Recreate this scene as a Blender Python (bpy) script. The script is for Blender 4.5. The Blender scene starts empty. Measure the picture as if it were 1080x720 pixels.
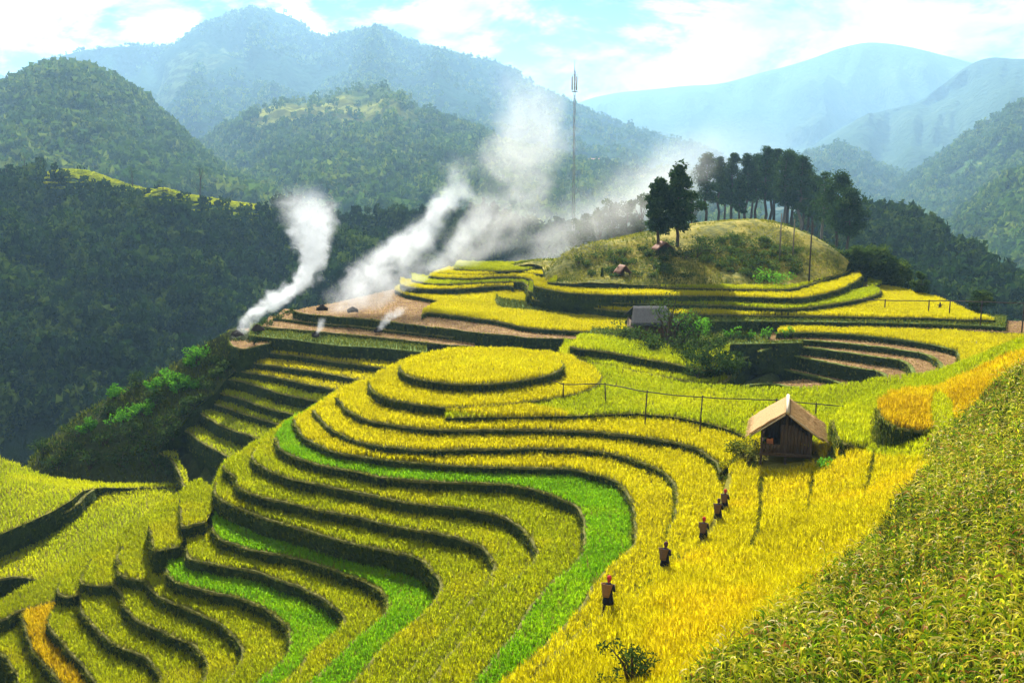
import bpy, bmesh, math, random
import numpy as np
from mathutils import Vector, Matrix
from mathutils.geometry import delaunay_2d_cdt

random.seed(7)
RNG = np.random.default_rng(11)
SC = bpy.context.scene
COL = SC.collection

# ------------------------------------------------------------------ camera
FPX = 1100.0                       # focal length in pixels of a 1080 px wide frame
PITCH = math.atan(210.0 / FPX)     # looking down from a hillside viewpoint
cam_d = bpy.data.cameras.new('camera')
cam_d.sensor_width = 36.0
cam_d.lens = FPX / 1080.0 * 36.0
cam_d.clip_start = 0.5
cam_d.clip_end = 20000.0
cam = bpy.data.objects.new('camera', cam_d)
COL.objects.link(cam)
cam.location = (0, 0, 0)
cam.rotation_euler = (math.pi / 2 - PITCH, 0, 0)
SC.camera = cam

# ------------------------------------------------------------------ light
SUN_EL = math.radians(34.0)
SUN_AZ = math.radians(-7.0)        # measured from +Y (into the picture) towards +X
SUN_STRENGTH = 5.0
SKY_STRENGTH = 0.05
EXPOSURE = 1.5
sun_d = bpy.data.lights.new('sun', 'SUN')
sun_d.energy = SUN_STRENGTH
sun_d.angle = math.radians(0.5)
sun_d.color = (1.0, 0.96, 0.87)
sun = bpy.data.objects.new('sun', sun_d)
COL.objects.link(sun)
sdir = Vector((math.sin(SUN_AZ) * math.cos(SUN_EL), math.cos(SUN_AZ) * math.cos(SUN_EL), math.sin(SUN_EL)))
sun.rotation_euler = sdir.to_track_quat('Z', 'Y').to_euler()
sun.location = sdir * 300

SC.view_settings.view_transform = 'Standard'
SC.view_settings.look = 'None'
SC.view_settings.exposure = EXPOSURE
SC.view_settings.gamma = 1.0
SC.view_settings.use_curve_mapping = False
SC.render.engine = 'CYCLES'
cy = SC.cycles
cy.use_denoising = True
cy.max_bounces = 7
cy.diffuse_bounces = 3
cy.glossy_bounces = 1
cy.transmission_bounces = 4
cy.volume_bounces = 2
cy.transparent_max_bounces = 8
cy.sample_clamp_indirect = 6.0
cy.volume_step_rate = 1.0
cy.volume_max_steps = 256
cy.caustics_reflective = False
cy.caustics_refractive = False


class NT:
    """small helper to write node trees"""
    def __init__(self, tree):
        self.t = tree
        self.n = tree.nodes
        self.l = tree.links

    def add(self, typ, **kw):
        nd = self.n.new(typ)
        for k, v in kw.items():
            setattr(nd, k, v)
        return nd

    def set(self, sock, v):
        if hasattr(v, 'is_linked') or isinstance(v, bpy.types.NodeSocket):
            self.l.new(v, sock)
        else:
            sock.default_value = v

    def math(self, op, a, b=0.0, c=None, clamp=False):
        nd = self.add('ShaderNodeMath', operation=op, use_clamp=clamp)
        self.set(nd.inputs[0], a)
        self.set(nd.inputs[1], b)
        if c is not None:
            self.set(nd.inputs[2], c)
        return nd.outputs[0]

    def vmath(self, op, a, b=(0, 0, 0), scale=None):
        nd = self.add('ShaderNodeVectorMath', operation=op)
        self.set(nd.inputs[0], a)
        self.set(nd.inputs[1], b)
        if scale is not None:
            self.set(nd.inputs['Scale'], scale)
        return nd.outputs['Value'] if op in ('LENGTH', 'DISTANCE', 'DOT_PRODUCT') else nd.outputs[0]

    def noise(self, vec, scale, detail=3.0, rough=0.55, dist=0.0, w=None):
        nd = self.add('ShaderNodeTexNoise')
        if w is not None:
            nd.noise_dimensions = '4D'
            nd.inputs['W'].default_value = w
        self.set(nd.inputs['Vector'], vec)
        nd.inputs['Scale'].default_value = scale
        nd.inputs['Detail'].default_value = detail
        nd.inputs['Roughness'].default_value = rough
        nd.inputs['Distortion'].default_value = dist
        return nd.outputs[0]

    def ramp(self, fac, stops, interp='LINEAR'):
        nd = self.add('ShaderNodeValToRGB')
        nd.color_ramp.interpolation = interp
        e = nd.color_ramp.elements
        while len(e) < len(stops):
            e.new(0.5)
        for i, (p, c) in enumerate(stops):
            e[i].position = p
            e[i].color = (c[0], c[1], c[2], 1.0) if len(c) == 3 else c
        self.set(nd.inputs[0], fac)
        return nd.outputs[0]

    def mix(self, fac, a, b, blend='MIX'):
        nd = self.add('ShaderNodeMix', data_type='RGBA', blend_type=blend)
        self.set(nd.inputs[0], fac)
        for s, v in ((nd.inputs[6], a), (nd.inputs[7], b)):
            self.set(s, (v[0], v[1], v[2], 1.0) if isinstance(v, tuple) else v)
        return nd.outputs[2]

    def smooth(self, x, lo, hi):
        nd = self.add('ShaderNodeMapRange', interpolation_type='SMOOTHSTEP')
        self.set(nd.inputs[0], x)
        nd.inputs[1].default_value = lo
        nd.inputs[2].default_value = hi
        return nd.outputs[0]


# ------------------------------------------------------------------ sky
world = bpy.data.worlds.new('World')
SC.world = world
world.use_nodes = True
wt = NT(world.node_tree)
wt.n.clear()
sky = wt.add('ShaderNodeTexSky', sky_type='NISHITA')
sky.sun_disc = False
sky.sun_elevation = SUN_EL
sky.sun_rotation = SUN_AZ
sky.altitude = 900.0
sky.air_density = 1.0
sky.dust_density = 1.6
sky.ozone_density = 2.0
CLOUD_W = 3.3
tc = wt.add('ShaderNodeTexCoord')
dirv = wt.vmath('NORMALIZE', tc.outputs['Generated'])
sep = wt.add('ShaderNodeSeparateXYZ')
wt.l.new(dirv, sep.inputs[0])
# clouds live on a flattened dome: stretch the vertical direction
dz = wt.math('MULTIPLY', sep.outputs[2], 2.1)
cmb = wt.add('ShaderNodeCombineXYZ')
wt.l.new(sep.outputs[0], cmb.inputs[0])
wt.l.new(sep.outputs[1], cmb.inputs[1])
wt.l.new(dz, cmb.inputs[2])
big = wt.noise(cmb.outputs[0], 5.2, 6.0, 0.60, 0.45, w=CLOUD_W)
small = wt.noise(cmb.outputs[0], 11.0, 5.0, 0.6, 0.3, w=1.2)
cl = wt.math('ADD', wt.math('MULTIPLY', big, 0.72), wt.math('MULTIPLY', small, 0.28))
CLOUD_LO, CLOUD_HI = 0.455, 0.535
cover = wt.smooth(cl, CLOUD_LO, CLOUD_HI)
shade = wt.ramp(wt.noise(cmb.outputs[0], 8.0, 5.0, 0.6, 0.2, w=6.1), [(0.36, (3.4, 4.0, 4.6)), (0.56, (11.0, 10.6, 10.0))])
skyc = wt.mix(1.0, sky.outputs[0], (0.03, 0.16, 0.36), 'MULTIPLY')
wcol = wt.mix(cover, skyc, shade)
bg = wt.add('ShaderNodeBackground')
wt.l.new(wcol, bg.inputs[0])
bg.inputs[1].default_value = SKY_STRENGTH
wo = wt.add('ShaderNodeOutputWorld')
wt.l.new(bg.outputs[0], wo.inputs[0])

# ------------------------------------------------------------------ measuring
CP, SP = math.cos(PITCH), math.sin(PITCH)


def ray(px, py):
    u = (px - 540.0) / FPX
    v = (360.0 - py) / FPX
    return np.array([u, CP + v * SP, -SP + v * CP])


def at_z(px, py, z):
    r = ray(px, py)
    return r * (z / r[2])


def at_d(px, py, d):
    r = ray(px, py)
    return r * (d / r[1])


def z_at(px, py, d):
    return float(at_d(px, py, d)[2])


def proj(P):
    """image position of world points (N,3), used only to decide which crops to leave out beyond the frame"""
    P = np.atleast_2d(P)
    f = P[:, 1] * CP - P[:, 2] * SP
    f = np.where(f < 0.1, 0.1, f)
    u = P[:, 0] / f
    v = (P[:, 1] * SP + P[:, 2] * CP) / f
    return np.stack([540 + u * FPX, 360 - v * FPX], 1)


def smooth_line(pts, step, closed=False):
    """Catmull-Rom through pts (N,k), resampled at about step"""
    P = np.asarray(pts, float)
    n = len(P)
    out = []
    rng_ = range(n if closed else n - 1)
    for i in rng_:
        p0 = P[(i - 1) % n] if closed or i > 0 else P[0]
        p1 = P[i]
        p2 = P[(i + 1) % n]
        p3 = P[(i + 2) % n] if closed or i + 2 < n else P[-1]
        m = max(1, int(np.linalg.norm((p2 - p1)[:2]) / step))
        t = np.linspace(0, 1, m, endpoint=False)[:, None]
        out.append(0.5 * ((2 * p1) + (-p0 + p2) * t + (2 * p0 - 5 * p1 + 4 * p2 - p3) * t ** 2 + (-p0 + 3 * p1 - 3 * p2 + p3) * t ** 3))
    if not closed:
        out.append(P[-1:])
    return np.concatenate(out)


def inside(poly, pts):
    """even-odd test; poly (M,2), pts (N,2)"""
    x, y = pts[:, 0], pts[:, 1]
    r = np.zeros(len(pts), bool)
    px, py = poly[:, 0], poly[:, 1]
    qx, qy = np.roll(px, -1), np.roll(py, -1)
    for a, b, c, d in zip(px, py, qx, qy):
        if b == d:
            continue
        hit = ((b > y) != (d > y)) & (x < (c - a) * (y - b) / (d - b) + a)
        r ^= hit
    return r


def dist_to_line(line, pts):
    a, b = line[:-1], line[1:]
    best = np.full(len(pts), 1e9)
    for p, q in zip(a, b):
        d = q - p
        L = d @ d
        if L < 1e-12:
            continue
        t = np.clip(((pts - p) @ d) / L, 0, 1)
        e = pts - (p + t[:, None] * d)
        best = np.minimum(best, (e * e).sum(1))
    return np.sqrt(best)


class TPS:
    """thin plate surface z(x, y) through scattered points"""
    def __init__(self, P, lam=0.02):
        P = np.asarray(P, float)
        self.c = P[:, :2]
        n = len(P)
        d2 = ((self.c[:, None] - self.c[None]) ** 2).sum(2)
        K = 0.5 * d2 * np.log(d2 + 1e-9) + lam * np.eye(n) * d2.mean() * 0.02
        A = np.zeros((n + 3, n + 3))
        A[:n, :n] = K
        A[:n, n] = 1
        A[:n, n + 1:] = self.c
        A[n, :n] = 1
        A[n + 1:, :n] = self.c.T
        rhs = np.zeros(n + 3)
        rhs[:n] = P[:, 2]
        self.w = np.linalg.solve(A, rhs)

    def __call__(self, Q):
        Q = np.atleast_2d(Q)
        d2 = ((Q[:, None] - self.c[None]) ** 2).sum(2)
        n = len(self.c)
        return (0.5 * d2 * np.log(d2 + 1e-9)) @ self.w[:n] + self.w[n] + Q @ self.w[n + 1:]


def vnoise(x, y, seed=0):
    """cheap smooth value noise on arrays, -1..1"""
    xi, yi = np.floor(x).astype(int), np.floor(y).astype(int)
    fx, fy = x - xi, y - yi
    fx = fx * fx * (3 - 2 * fx)
    fy = fy * fy * (3 - 2 * fy)

    def h(a, b):
        n = (a * 374761393 + b * 668265263 + seed * 69069) & 0x7fffffff
        n = ((n ^ (n >> 13)) * 1274126177) & 0x7fffffff
        return ((n ^ (n >> 16)) & 0xffff) / 32767.5 - 1.0
    return (h(xi, yi) * (1 - fx) + h(xi + 1, yi) * fx) * (1 - fy) + (h(xi, yi + 1) * (1 - fx) + h(xi + 1, yi + 1) * fx) * fy


def fbm(x, y, seed=0, octs=4):
    s, a = 0, 1.0
    for o in range(octs):
        s = s + a * vnoise(x * 2 ** o, y * 2 ** o, seed + o * 17)
        a *= 0.5
    return s


# ------------------------------------------------------------------ mesh output
def link(name, me, mat=None, parent=None):
    o = bpy.data.objects.new(name, me)
    COL.objects.link(o)
    if mat is not None:
        for m in (mat if isinstance(mat, (list, tuple)) else [mat]):
            me.materials.append(m)
    if parent is not None:
        o.parent = parent
    return o


def tag(o, label=None, cat=None, group=None, kind=None):
    if label:
        o['label'] = label
    if cat:
        o['category'] = cat
    if group:
        o['group'] = group
    if kind:
        o['kind'] = kind
    return o


def fast_mesh(name, V, faces, tint=None, mat_idx=None, smooth=False):
    """V (N,3); faces = list of int arrays (F,k) ; tint per vertex"""
    me = bpy.data.meshes.new(name)
    V = np.asarray(V, np.float32)
    me.vertices.add(len(V))
    me.vertices.foreach_set('co', V.ravel())
    loops = np.concatenate([f.ravel() for f in faces]).astype(np.int32)
    cnt = np.concatenate([np.full(len(f), f.shape[1]) for f in faces]).astype(np.int32)
    st = np.concatenate([[0], np.cumsum(cnt)[:-1]]).astype(np.int32)
    me.loops.add(len(loops))
    me.loops.foreach_set('vertex_index', loops)
    me.polygons.add(len(cnt))
    me.polygons.foreach_set('loop_start', st)
    me.polygons.foreach_set('loop_total', cnt)
    if smooth:
        me.polygons.foreach_set('use_smooth', np.ones(len(cnt), bool))
    if mat_idx is not None:
        me.polygons.foreach_set('material_index', np.asarray(mat_idx, np.int32))
    if tint is not None:
        a = me.attributes.new('tint', 'FLOAT', 'POINT')
        a.data.foreach_set('value', np.asarray(tint, np.float32))
    me.update(calc_edges=True)
    me.validate()
    return me

# ------------------------------------------------------------------ materials
MATS = {}


def new_mat(name):
    m = bpy.data.materials.new(name)
    m.use_nodes = True
    t = NT(m.node_tree)
    t.n.clear()
    MATS[name] = m
    return m, t


def finish(t, shader, disp=None, volume=None):
    o = t.add('ShaderNodeOutputMaterial')
    if shader is not None:
        t.l.new(shader, o.inputs[0])
    if volume is not None:
        t.l.new(volume, o.inputs[1])
    return o


def leaf_mat(name, stops, trans=0.45, var=0.25, var_scale=0.25, alt=None, alt_amt=0.0, sheen=0.0):
    """foliage: colour by the per-blade tint, varied in broad patches over the ground; thin and translucent"""
    m, t = new_mat(name)
    at = t.add('ShaderNodeAttribute', attribute_name='tint')
    col = t.ramp(at.outputs['Fac'], stops)
    geo = t.add('ShaderNodeNewGeometry')
    nz = t.noise(geo.outputs['Position'], var_scale, 4.0, 0.6)
    if alt is not None:
        col = t.mix(t.math('MULTIPLY', t.smooth(nz, 0.48, 0.64), alt_amt), col, alt)
    v = t.math('ADD', t.math('MULTIPLY', t.math('SUBTRACT', nz, 0.5), var * 4.0), 1.0)
    cv = t.add('ShaderNodeVectorMath', operation='SCALE')
    t.l.new(col, cv.inputs[0])
    t.l.new(v, cv.inputs['Scale'])
    d = t.add('ShaderNodeBsdfDiffuse')
    t.l.new(cv.outputs[0], d.inputs[0])
    tr = t.add('ShaderNodeBsdfTranslucent')
    t.l.new(cv.outputs[0], tr.inputs[0])
    mx = t.add('ShaderNodeMixShader')
    mx.inputs[0].default_value = trans
    t.l.new(d.outputs[0], mx.inputs[1])
    t.l.new(tr.outputs[0], mx.inputs[2])
    out = mx.outputs[0]
    if sheen > 0:
        g = t.add('ShaderNodeBsdfGlossy')
        g.inputs['Roughness'].default_value = 0.42
        m2 = t.add('ShaderNodeMixShader')
        m2.inputs[0].default_value = sheen
        t.l.new(out, m2.inputs[1])
        t.l.new(g.outputs[0], m2.inputs[2])
        out = m2.outputs[0]
    finish(t, out)
    return m


def ground_mat(name, stops, scale=1.5, fine=9.0, bump=0.4, rough=0.95, bscale=None):
    m, t = new_mat(name)
    geo = t.add('ShaderNodeNewGeometry')
    n1 = t.noise(geo.outputs['Position'], scale, 5.0, 0.62, 0.2)
    n2 = t.noise(geo.outputs['Position'], fine, 4.0, 0.65)
    f = t.math('ADD', t.math('MULTIPLY', n1, 0.55), t.math('MULTIPLY', n2, 0.45))
    col = t.ramp(f, stops)
    p = t.add('ShaderNodeBsdfPrincipled')
    t.l.new(col, p.inputs['Base Color'])
    p.inputs['Roughness'].default_value = rough
    p.inputs['Specular IOR Level'].default_value = 0.1
    b = t.add('ShaderNodeBump')
    b.inputs['Strength'].default_value = bump
    b.inputs['Distance'].default_value = 0.25 if bscale is None else bscale
    t.l.new(n2, b.inputs['Height'])
    t.l.new(b.outputs[0], p.inputs['Normal'])
    finish(t, p.outputs[0])
    return m


def plain_mat(name, a, b=None, scale=4.0, rough=0.8, spec=0.2, stretch=(1, 1, 1), metal=0.0, bump=0.15):
    m, t = new_mat(name)
    b = b or tuple(x * 0.65 for x in a)
    tcn = t.add('ShaderNodeTexCoord')
    v = t.vmath('MULTIPLY', tcn.outputs['Object'], stretch)
    n1 = t.noise(v, scale, 5.0, 0.65)
    col = t.ramp(n1, [(0.32, b), (0.66, a)])
    p = t.add('ShaderNodeBsdfPrincipled')
    t.l.new(col, p.inputs['Base Color'])
    p.inputs['Roughness'].default_value = rough
    p.inputs['Specular IOR Level'].default_value = spec
    p.inputs['Metallic'].default_value = metal
    bp = t.add('ShaderNodeBump')
    bp.inputs['Strength'].default_value = bump
    bp.inputs['Distance'].default_value = 0.03
    t.l.new(n1, bp.inputs['Height'])
    t.l.new(bp.outputs[0], p.inputs['Normal'])
    finish(t, p.outputs[0])
    return m


M_GOLD = leaf_mat('golden rice', [(0.0, (.30, .26, .002)), (0.35, (.50, .43, .003)), (0.7, (.64, .56, .004)), (1.0, (.72, .66, .015))], 0.62, 0.22, 0.13, (.58, .39, .004), 0.45)
M_BRIGHT = leaf_mat('bright yellow rice', [(0.0, (.34, .31, .002)), (0.35, (.53, .465, .003)), (0.7, (.66, .57, .004)), (1.0, (.73, .67, .015))], 0.62, 0.16, 0.2, (.46, .46, .004), 0.25)
M_YG = leaf_mat('yellow green rice', [(0.0, (.20, .26, .002)), (0.4, (.35, .41, .003)), (0.75, (.45, .50, .005)), (1.0, (.56, .58, .012))], 0.62, 0.2, 0.12, (.54, .50, .004), 0.45)
M_OLIVE = leaf_mat('olive rice', [(0.0, (.20, .23, .002)), (0.4, (.33, .375, .003)), (0.75, (.46, .49, .005)), (1.0, (.56, .56, .012))], 0.62, 0.24, 0.16, (.48, .40, .004), 0.45)
M_LIME = leaf_mat('lime rice', [(0.0, (.11, .26, .002)), (0.4, (.18, .40, .003)), (0.75, (.25, .49, .005)), (1.0, (.36, .54, .012))], 0.62, 0.2, 0.25, (.32, .45, .004), 0.5)
M_ORANGE = leaf_mat('orange rice', [(0.0, (.30, .18, .002)), (0.4, (.54, .36, .003)), (0.75, (.64, .45, .005)), (1.0, (.72, .56, .012))], 0.62, 0.18, 0.2, (.58, .50, .004), 0.5)
M_CORN = leaf_mat('maize leaves', [(0.0, (.04, .12, .004)), (0.26, (.11, .26, .008)), (0.46, (.29, .42, .010)), (0.62, (.55, .53, .014)), (0.80, (.64, .50, .06)), (0.93, (.78, .70, .36)), (1.0, (.38, .11, .015))], 0.58, 0.30, 0.22, (.50, .48, .02), 0.45)
M_STRAW = leaf_mat('straw stubble', [(0.0, (.20, .12, .04)), (0.5, (.42, .29, .10)), (1.0, (.60, .48, .20))], 0.3, 0.2, 0.3)
M_GRASS = leaf_mat('rough grass', [(0.0, (.03, .055, .006)), (0.5, (.11, .145, .012)), (1.0, (.34, .31, .04))], 0.45, 0.25, 0.2)
M_PINE = leaf_mat('pine needles', [(0.0, (.014, .036, .008)), (0.5, (.036, .078, .014)), (1.0, (.085, .13, .024))], 0.35, 0.2, 0.3)
M_BUSH = leaf_mat('bush leaves', [(0.0, (.014, .034, .008)), (0.5, (.045, .085, .014)), (1.0, (.11, .16, .025))], 0.4, 0.2, 0.3)
M_BAMBOO = leaf_mat('bright young leaves', [(0.0, (.03, .10, .008)), (0.5, (.08, .26, .012)), (1.0, (.16, .40, .02))], 0.45, 0.15, 0.3)
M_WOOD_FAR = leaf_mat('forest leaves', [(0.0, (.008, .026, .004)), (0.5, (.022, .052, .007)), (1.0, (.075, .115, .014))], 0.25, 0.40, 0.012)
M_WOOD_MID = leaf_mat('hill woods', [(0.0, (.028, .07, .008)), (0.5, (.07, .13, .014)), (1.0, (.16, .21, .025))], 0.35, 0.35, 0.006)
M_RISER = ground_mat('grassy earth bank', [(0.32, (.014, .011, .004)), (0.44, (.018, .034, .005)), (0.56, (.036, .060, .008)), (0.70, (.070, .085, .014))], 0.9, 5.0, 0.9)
M_SOIL = ground_mat('paddy soil', [(0.3, (.09, .085, .008)), (0.5, (.17, .155, .010)), (0.7, (.26, .22, .014))], 1.0, 8.0, 0.5)
M_STUBBLE = ground_mat('harvested stubble soil', [(0.34, (.07, .035, .014)), (0.45, (.17, .085, .032)), (0.55, (.27, .16, .055)), (0.68, (.40, .29, .11))], 0.9, 3.5, 0.8)
M_BUND = ground_mat('straw bund', [(0.38, (.06, .07, .012)), (0.52, (.16, .15, .03)), (0.70, (.38, .33, .09))], 2.0, 12.0, 0.5)
M_BUNDG = ground_mat('green bund', [(0.38, (.05, .08, .012)), (0.55, (.16, .20, .03)), (0.75, (.34, .36, .06))], 2.0, 12.0, 0.5)
M_SLOPE = ground_mat('meadow slope', [(0.32, (.045, .06, .010)), (0.45, (.14, .14, .018)), (0.55, (.30, .25, .03)), (0.70, (.42, .30, .06))], 0.16, 1.3, 0.7)
M_EARTH = ground_mat('dark weedy earth', [(0.3, (.022, .020, .008)), (0.5, (.04, .055, .012)), (0.7, (.08, .10, .02))], 0.4, 3.0, 0.8)


def hill_mat(name, dark, mid, light, field, scale, field_amt, bump_d, tscale=0.5, field_thresh=0.60):
    """wooded hillside: canopy mottling, clearings with terraced fields in broad patches"""
    m, t = new_mat(name)
    geo = t.add('ShaderNodeNewGeometry')
    pos = geo.outputs['Position']
    n1 = t.noise(pos, scale, 6.0, 0.66)
    n2 = t.noise(pos, scale * 9.0, 5.0, 0.7)
    vor = t.add('ShaderNodeTexVoronoi')
    vor.inputs['Scale'].default_value = scale * 14.0
    t.l.new(pos, vor.inputs['Vector'])
    f = t.math('ADD', t.math('MULTIPLY', n1, 0.5), t.math('MULTIPLY', n2, 0.5))
    col = t.ramp(f, [(0.34, dark), (0.52, mid), (0.68, light)])
    big = t.noise(pos, scale * 0.42, 4.0, 0.6, 0.5, w=2.0)
    sp = t.add('ShaderNodeSeparateXYZ')
    t.l.new(pos, sp.inputs[0])
    zz = t.math('ADD', t.math('MULTIPLY', sp.outputs[2], tscale), t.math('MULTIPLY', n1, 5.0))
    st = t.math('SINE', t.math('MULTIPLY', zz, 6.283))
    fcol = t.mix(t.smooth(st, -0.2, 0.7), tuple(x * 0.45 for x in field), field)
    col = t.mix(t.math('MULTIPLY', t.smooth(big, field_thresh, field_thresh + 0.05), field_amt), col, fcol)
    p = t.add('ShaderNodeBsdfPrincipled')
    t.l.new(col, p.inputs['Base Color'])
    p.inputs['Roughness'].default_value = 1.0
    p.inputs['Specular IOR Level'].default_value = 0.0
    b = t.add('ShaderNodeBump')
    b.inputs['Strength'].default_value = 1.0
    b.inputs['Distance'].default_value = bump_d
    h = t.math('ADD', t.math('MULTIPLY', vor.outputs['Distance'], -0.8), n2)
    t.l.new(h, b.inputs['Height'])
    t.l.new(b.outputs[0], p.inputs['Normal'])
    finish(t, p.outputs[0])
    return m

# ------------------------------------------------------------------ terraces
# Every terrace is a level step: its lip was surveyed as a line at one height. z = 0 is the viewpoint.
SLABS = []
PATCHES = []


def lip_xy(px, z, step):
    pts = np.array([at_z(x, y, z) for x, y in px])
    return smooth_line(pts[:, :2], step)


def slab(cx, px, z, closure=None, back=8.0, crop=None, top='soil', riser='riser', bund='straw', drop=2.2, step=0.5, batter=0.22, closed=False, h=None, dens=1.0, bundw=0.10, jig=0.20):
    if not isinstance(z, (int, float)):
        z = z_at(*z)
    pts = np.array([at_z(x, y, z) for x, y in px])[:, :2]
    line = smooth_line(pts, step, closed)
    # hand-dug edges wander a little
    s = len(SLABS)
    nrm = np.zeros_like(line)
    tg = np.gradient(line, axis=0)
    nrm[:, 0], nrm[:, 1] = tg[:, 1], -tg[:, 0]
    nrm /= np.linalg.norm(nrm, axis=1)[:, None] + 1e-9
    arc = np.cumsum(np.linalg.norm(np.diff(line, axis=0, prepend=line[:1]), axis=1))
    wob = vnoise(arc * 0.55, arc * 0 + s * 3.1, 5) * jig * 0.6 + vnoise(arc * 1.7, arc * 0 + s * 1.7, 9) * jig * 0.4
    if closed:
        wob *= np.clip(np.minimum(np.arange(len(arc)), len(arc) - np.arange(len(arc))) / 6.0, 0, 1)
    line = line + nrm * wob[:, None]
    if closed:
        poly = line
    elif closure is not None:
        c = np.array([at_z(x, y, z) for x, y in closure])[:, :2]
        poly = np.concatenate([line, c])
    else:
        c = line[::-1]
        r = np.linalg.norm(c, axis=1)[:, None]
        c = c[::4] * (1 + back / r[::4])
        poly = np.concatenate([line, c])
    d = dict(cx=cx, z=float(z), line=line, poly=poly, crop=crop, top=top, riser=riser, bund=bund, drop=drop, batter=batter, closed=closed, h=h, dens=dens, bundw=bundw)
    SLABS.append(d)
    return d


def patch(name, boundary, controls, step=1.0, mat=None, skirt=3.0, lam=0.02, rough=0.0, cx=None):
    """sloping ground: thin-plate surface over a surveyed outline. entries (px, py, z) or (px, py, None, dist)"""
    def P3(e):
        return at_z(e[0], e[1], e[2]) if e[2] is not None else at_d(e[0], e[1], e[3])
    B = np.array([P3(e) for e in boundary])
    Cn = [P3(e) for e in controls]
    surf = TPS(list(B) + list(Cn), lam)
    bl = smooth_line(np.concatenate([B[:, :2], B[:1, :2]]), step)[:-1] if False else None
    # straight resample of the outline keeps corners
    out = []
    for i in range(len(B)):
        a, b = B[i, :2], B[(i + 1) % len(B), :2]
        m = max(1, int(np.linalg.norm(b - a) / step))
        for k in range(m):
            out.append(a + (b - a) * k / m)
    poly = np.array(out)
    lo, hi = poly.min(0), poly.max(0)
    gx, gy = np.meshgrid(np.arange(lo[0], hi[0], step), np.arange(lo[1], hi[1], step))
    G = np.stack([gx.ravel(), gy.ravel()], 1) + RNG.uniform(-.2, .2, (gx.size, 2)) * step
    G = G[inside(poly, G)]
    G = G[dist_to_line(np.concatenate([poly, poly[:1]]), G) > step * 0.45]
    allp = np.concatenate([poly, G])
    n = len(poly)
    vs, _, fs, *_ = delaunay_2d_cdt([Vector(p) for p in allp], [], [list(range(n))], 1, 1e-5)
    xy = np.array([(v.x, v.y) for v in vs])
    z = surf(xy)
    if rough:
        z = z + fbm(xy[:, 0] * 0.35, xy[:, 1] * 0.35, 3) * rough
    V = np.concatenate([xy, z[:, None]], 1)
    tri = np.array([list(f) for f in fs if len(f) == 3])
    # skirt
    zb = surf(poly)
    m0 = len(V)
    topr = np.concatenate([poly, zb[:, None]], 1)
    botr = topr.copy()
    botr[:, 2] -= skirt
    V = np.concatenate([V, topr, botr])
    i = np.arange(n)
    j = (i + 1) % n
    quad = np.stack([m0 + i, m0 + n + i, m0 + n + j, m0 + j], 1)
    me = fast_mesh(name, V, [tri, quad], smooth=True, mat_idx=np.concatenate([np.zeros(len(tri)), np.ones(len(quad))]))
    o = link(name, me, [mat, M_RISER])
    p = dict(cx=cx, name=name, poly=poly, surf=surf, obj=o, rough=rough)
    PATCHES.append(p)
    return p


# --- the round-topped hill in the middle (called A): silhouette and lips
SIL = [(455, 374), (430, 380), (412, 388), (400, 394), (377, 404), (355, 414), (340, 424), (300, 446), (270, 467), (235, 490), (207, 508), (190, 519)]


def sil_between(xlo, xhi):
    """silhouette points with xlo < x < xhi, ordered right to left"""
    return [p for p in SIL if xlo < p[0] < xhi]


A = {}
A[0] = (-17.70, [(422, 390), (430, 397), (450, 402), (480, 405), (510, 405.5), (540, 403), (565, 399), (585, 394), (594, 387), (590, 380), (570, 373.5), (540, 370), (505, 369), (470, 370.5), (440, 377), (425, 384)])
A[1] = (-18.50, [(389, 405), (395, 414), (410, 421), (435, 426), (470, 430.5), (505, 429), (542, 426), (580, 421), (595, 419), (615, 414), (631, 406), (635, 398), (627, 388), (610, 379.5), (595, 375), (560, 371), (505, 369), (440, 377), (410, 388), (395, 396)])
A[2] = (-19.30, [(356, 420), (360, 427.5), (375, 437.5), (392, 444), (412, 448), (435, 450.5), (455, 453), (505, 453.5), (560, 453), (610, 455), (660, 459), (700, 465), (730, 472), (745, 479), (755, 489), (761, 500)])
A[3] = (-19.90, [(331, 433), (333, 437), (340, 445), (355, 456), (380, 466), (417, 472.5), (455, 474.5), (530, 474), (560, 473), (610, 474.5), (655, 481), (680, 489), (700, 499), (710, 510), (713, 528), (711, 547), (706, 562)])
A[4] = (-20.45, [(309, 443), (311, 448), (315, 455), (325, 464), (345, 474), (375, 481), (410, 485.5), (455, 490), (530, 493), (580, 494), (600, 495), (622, 500), (645, 507), (659, 517), (667, 532), (670, 550), (667, 572), (655, 587), (640, 602), (617, 632), (585, 670), (555, 700), (525, 724), (470, 770), (420, 815)])
A[5] = (-21.00, [(289, 462), (291, 466), (295, 474), (315, 484), (340, 491.5), (377, 498), (405, 503.5), (455, 508), (505, 509.5), (542, 512.5), (575, 520), (600, 530), (610, 542), (616, 560), (615, 575), (611, 586), (597, 602), (575, 622), (540, 670), (497, 722), (455, 770), (410, 815)])
A[6] = (-21.75, [(269, 472), (267, 482), (275, 492), (295, 502), (327, 510), (365, 517.5), (400, 525), (430, 530.5), (480, 536), (520, 542), (542, 551), (557, 564), (566, 580), (563, 592), (552, 602), (530, 621), (500, 660), (470, 697), (450, 723), (420, 760), (385, 815)])
A[7] = (-22.55, [(234, 491), (238, 497), (247, 503), (249, 513), (265, 521), (295, 529), (327, 536), (377, 546), (410, 553), (440, 559), (480, 567), (505, 576), (517, 586), (522, 598), (516, 611), (503, 626), (485, 647), (450, 687), (418, 722), (385, 765), (350, 815)])
A[8] = (-23.35, [(226, 509), (228, 522), (240, 532), (265, 542), (300, 553), (337, 564), (375, 574), (420, 584), (440, 590), (453, 600), (462, 608), (464, 617), (456, 635), (432, 659), (400, 688), (369, 722), (335, 765), (300, 815)])
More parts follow.
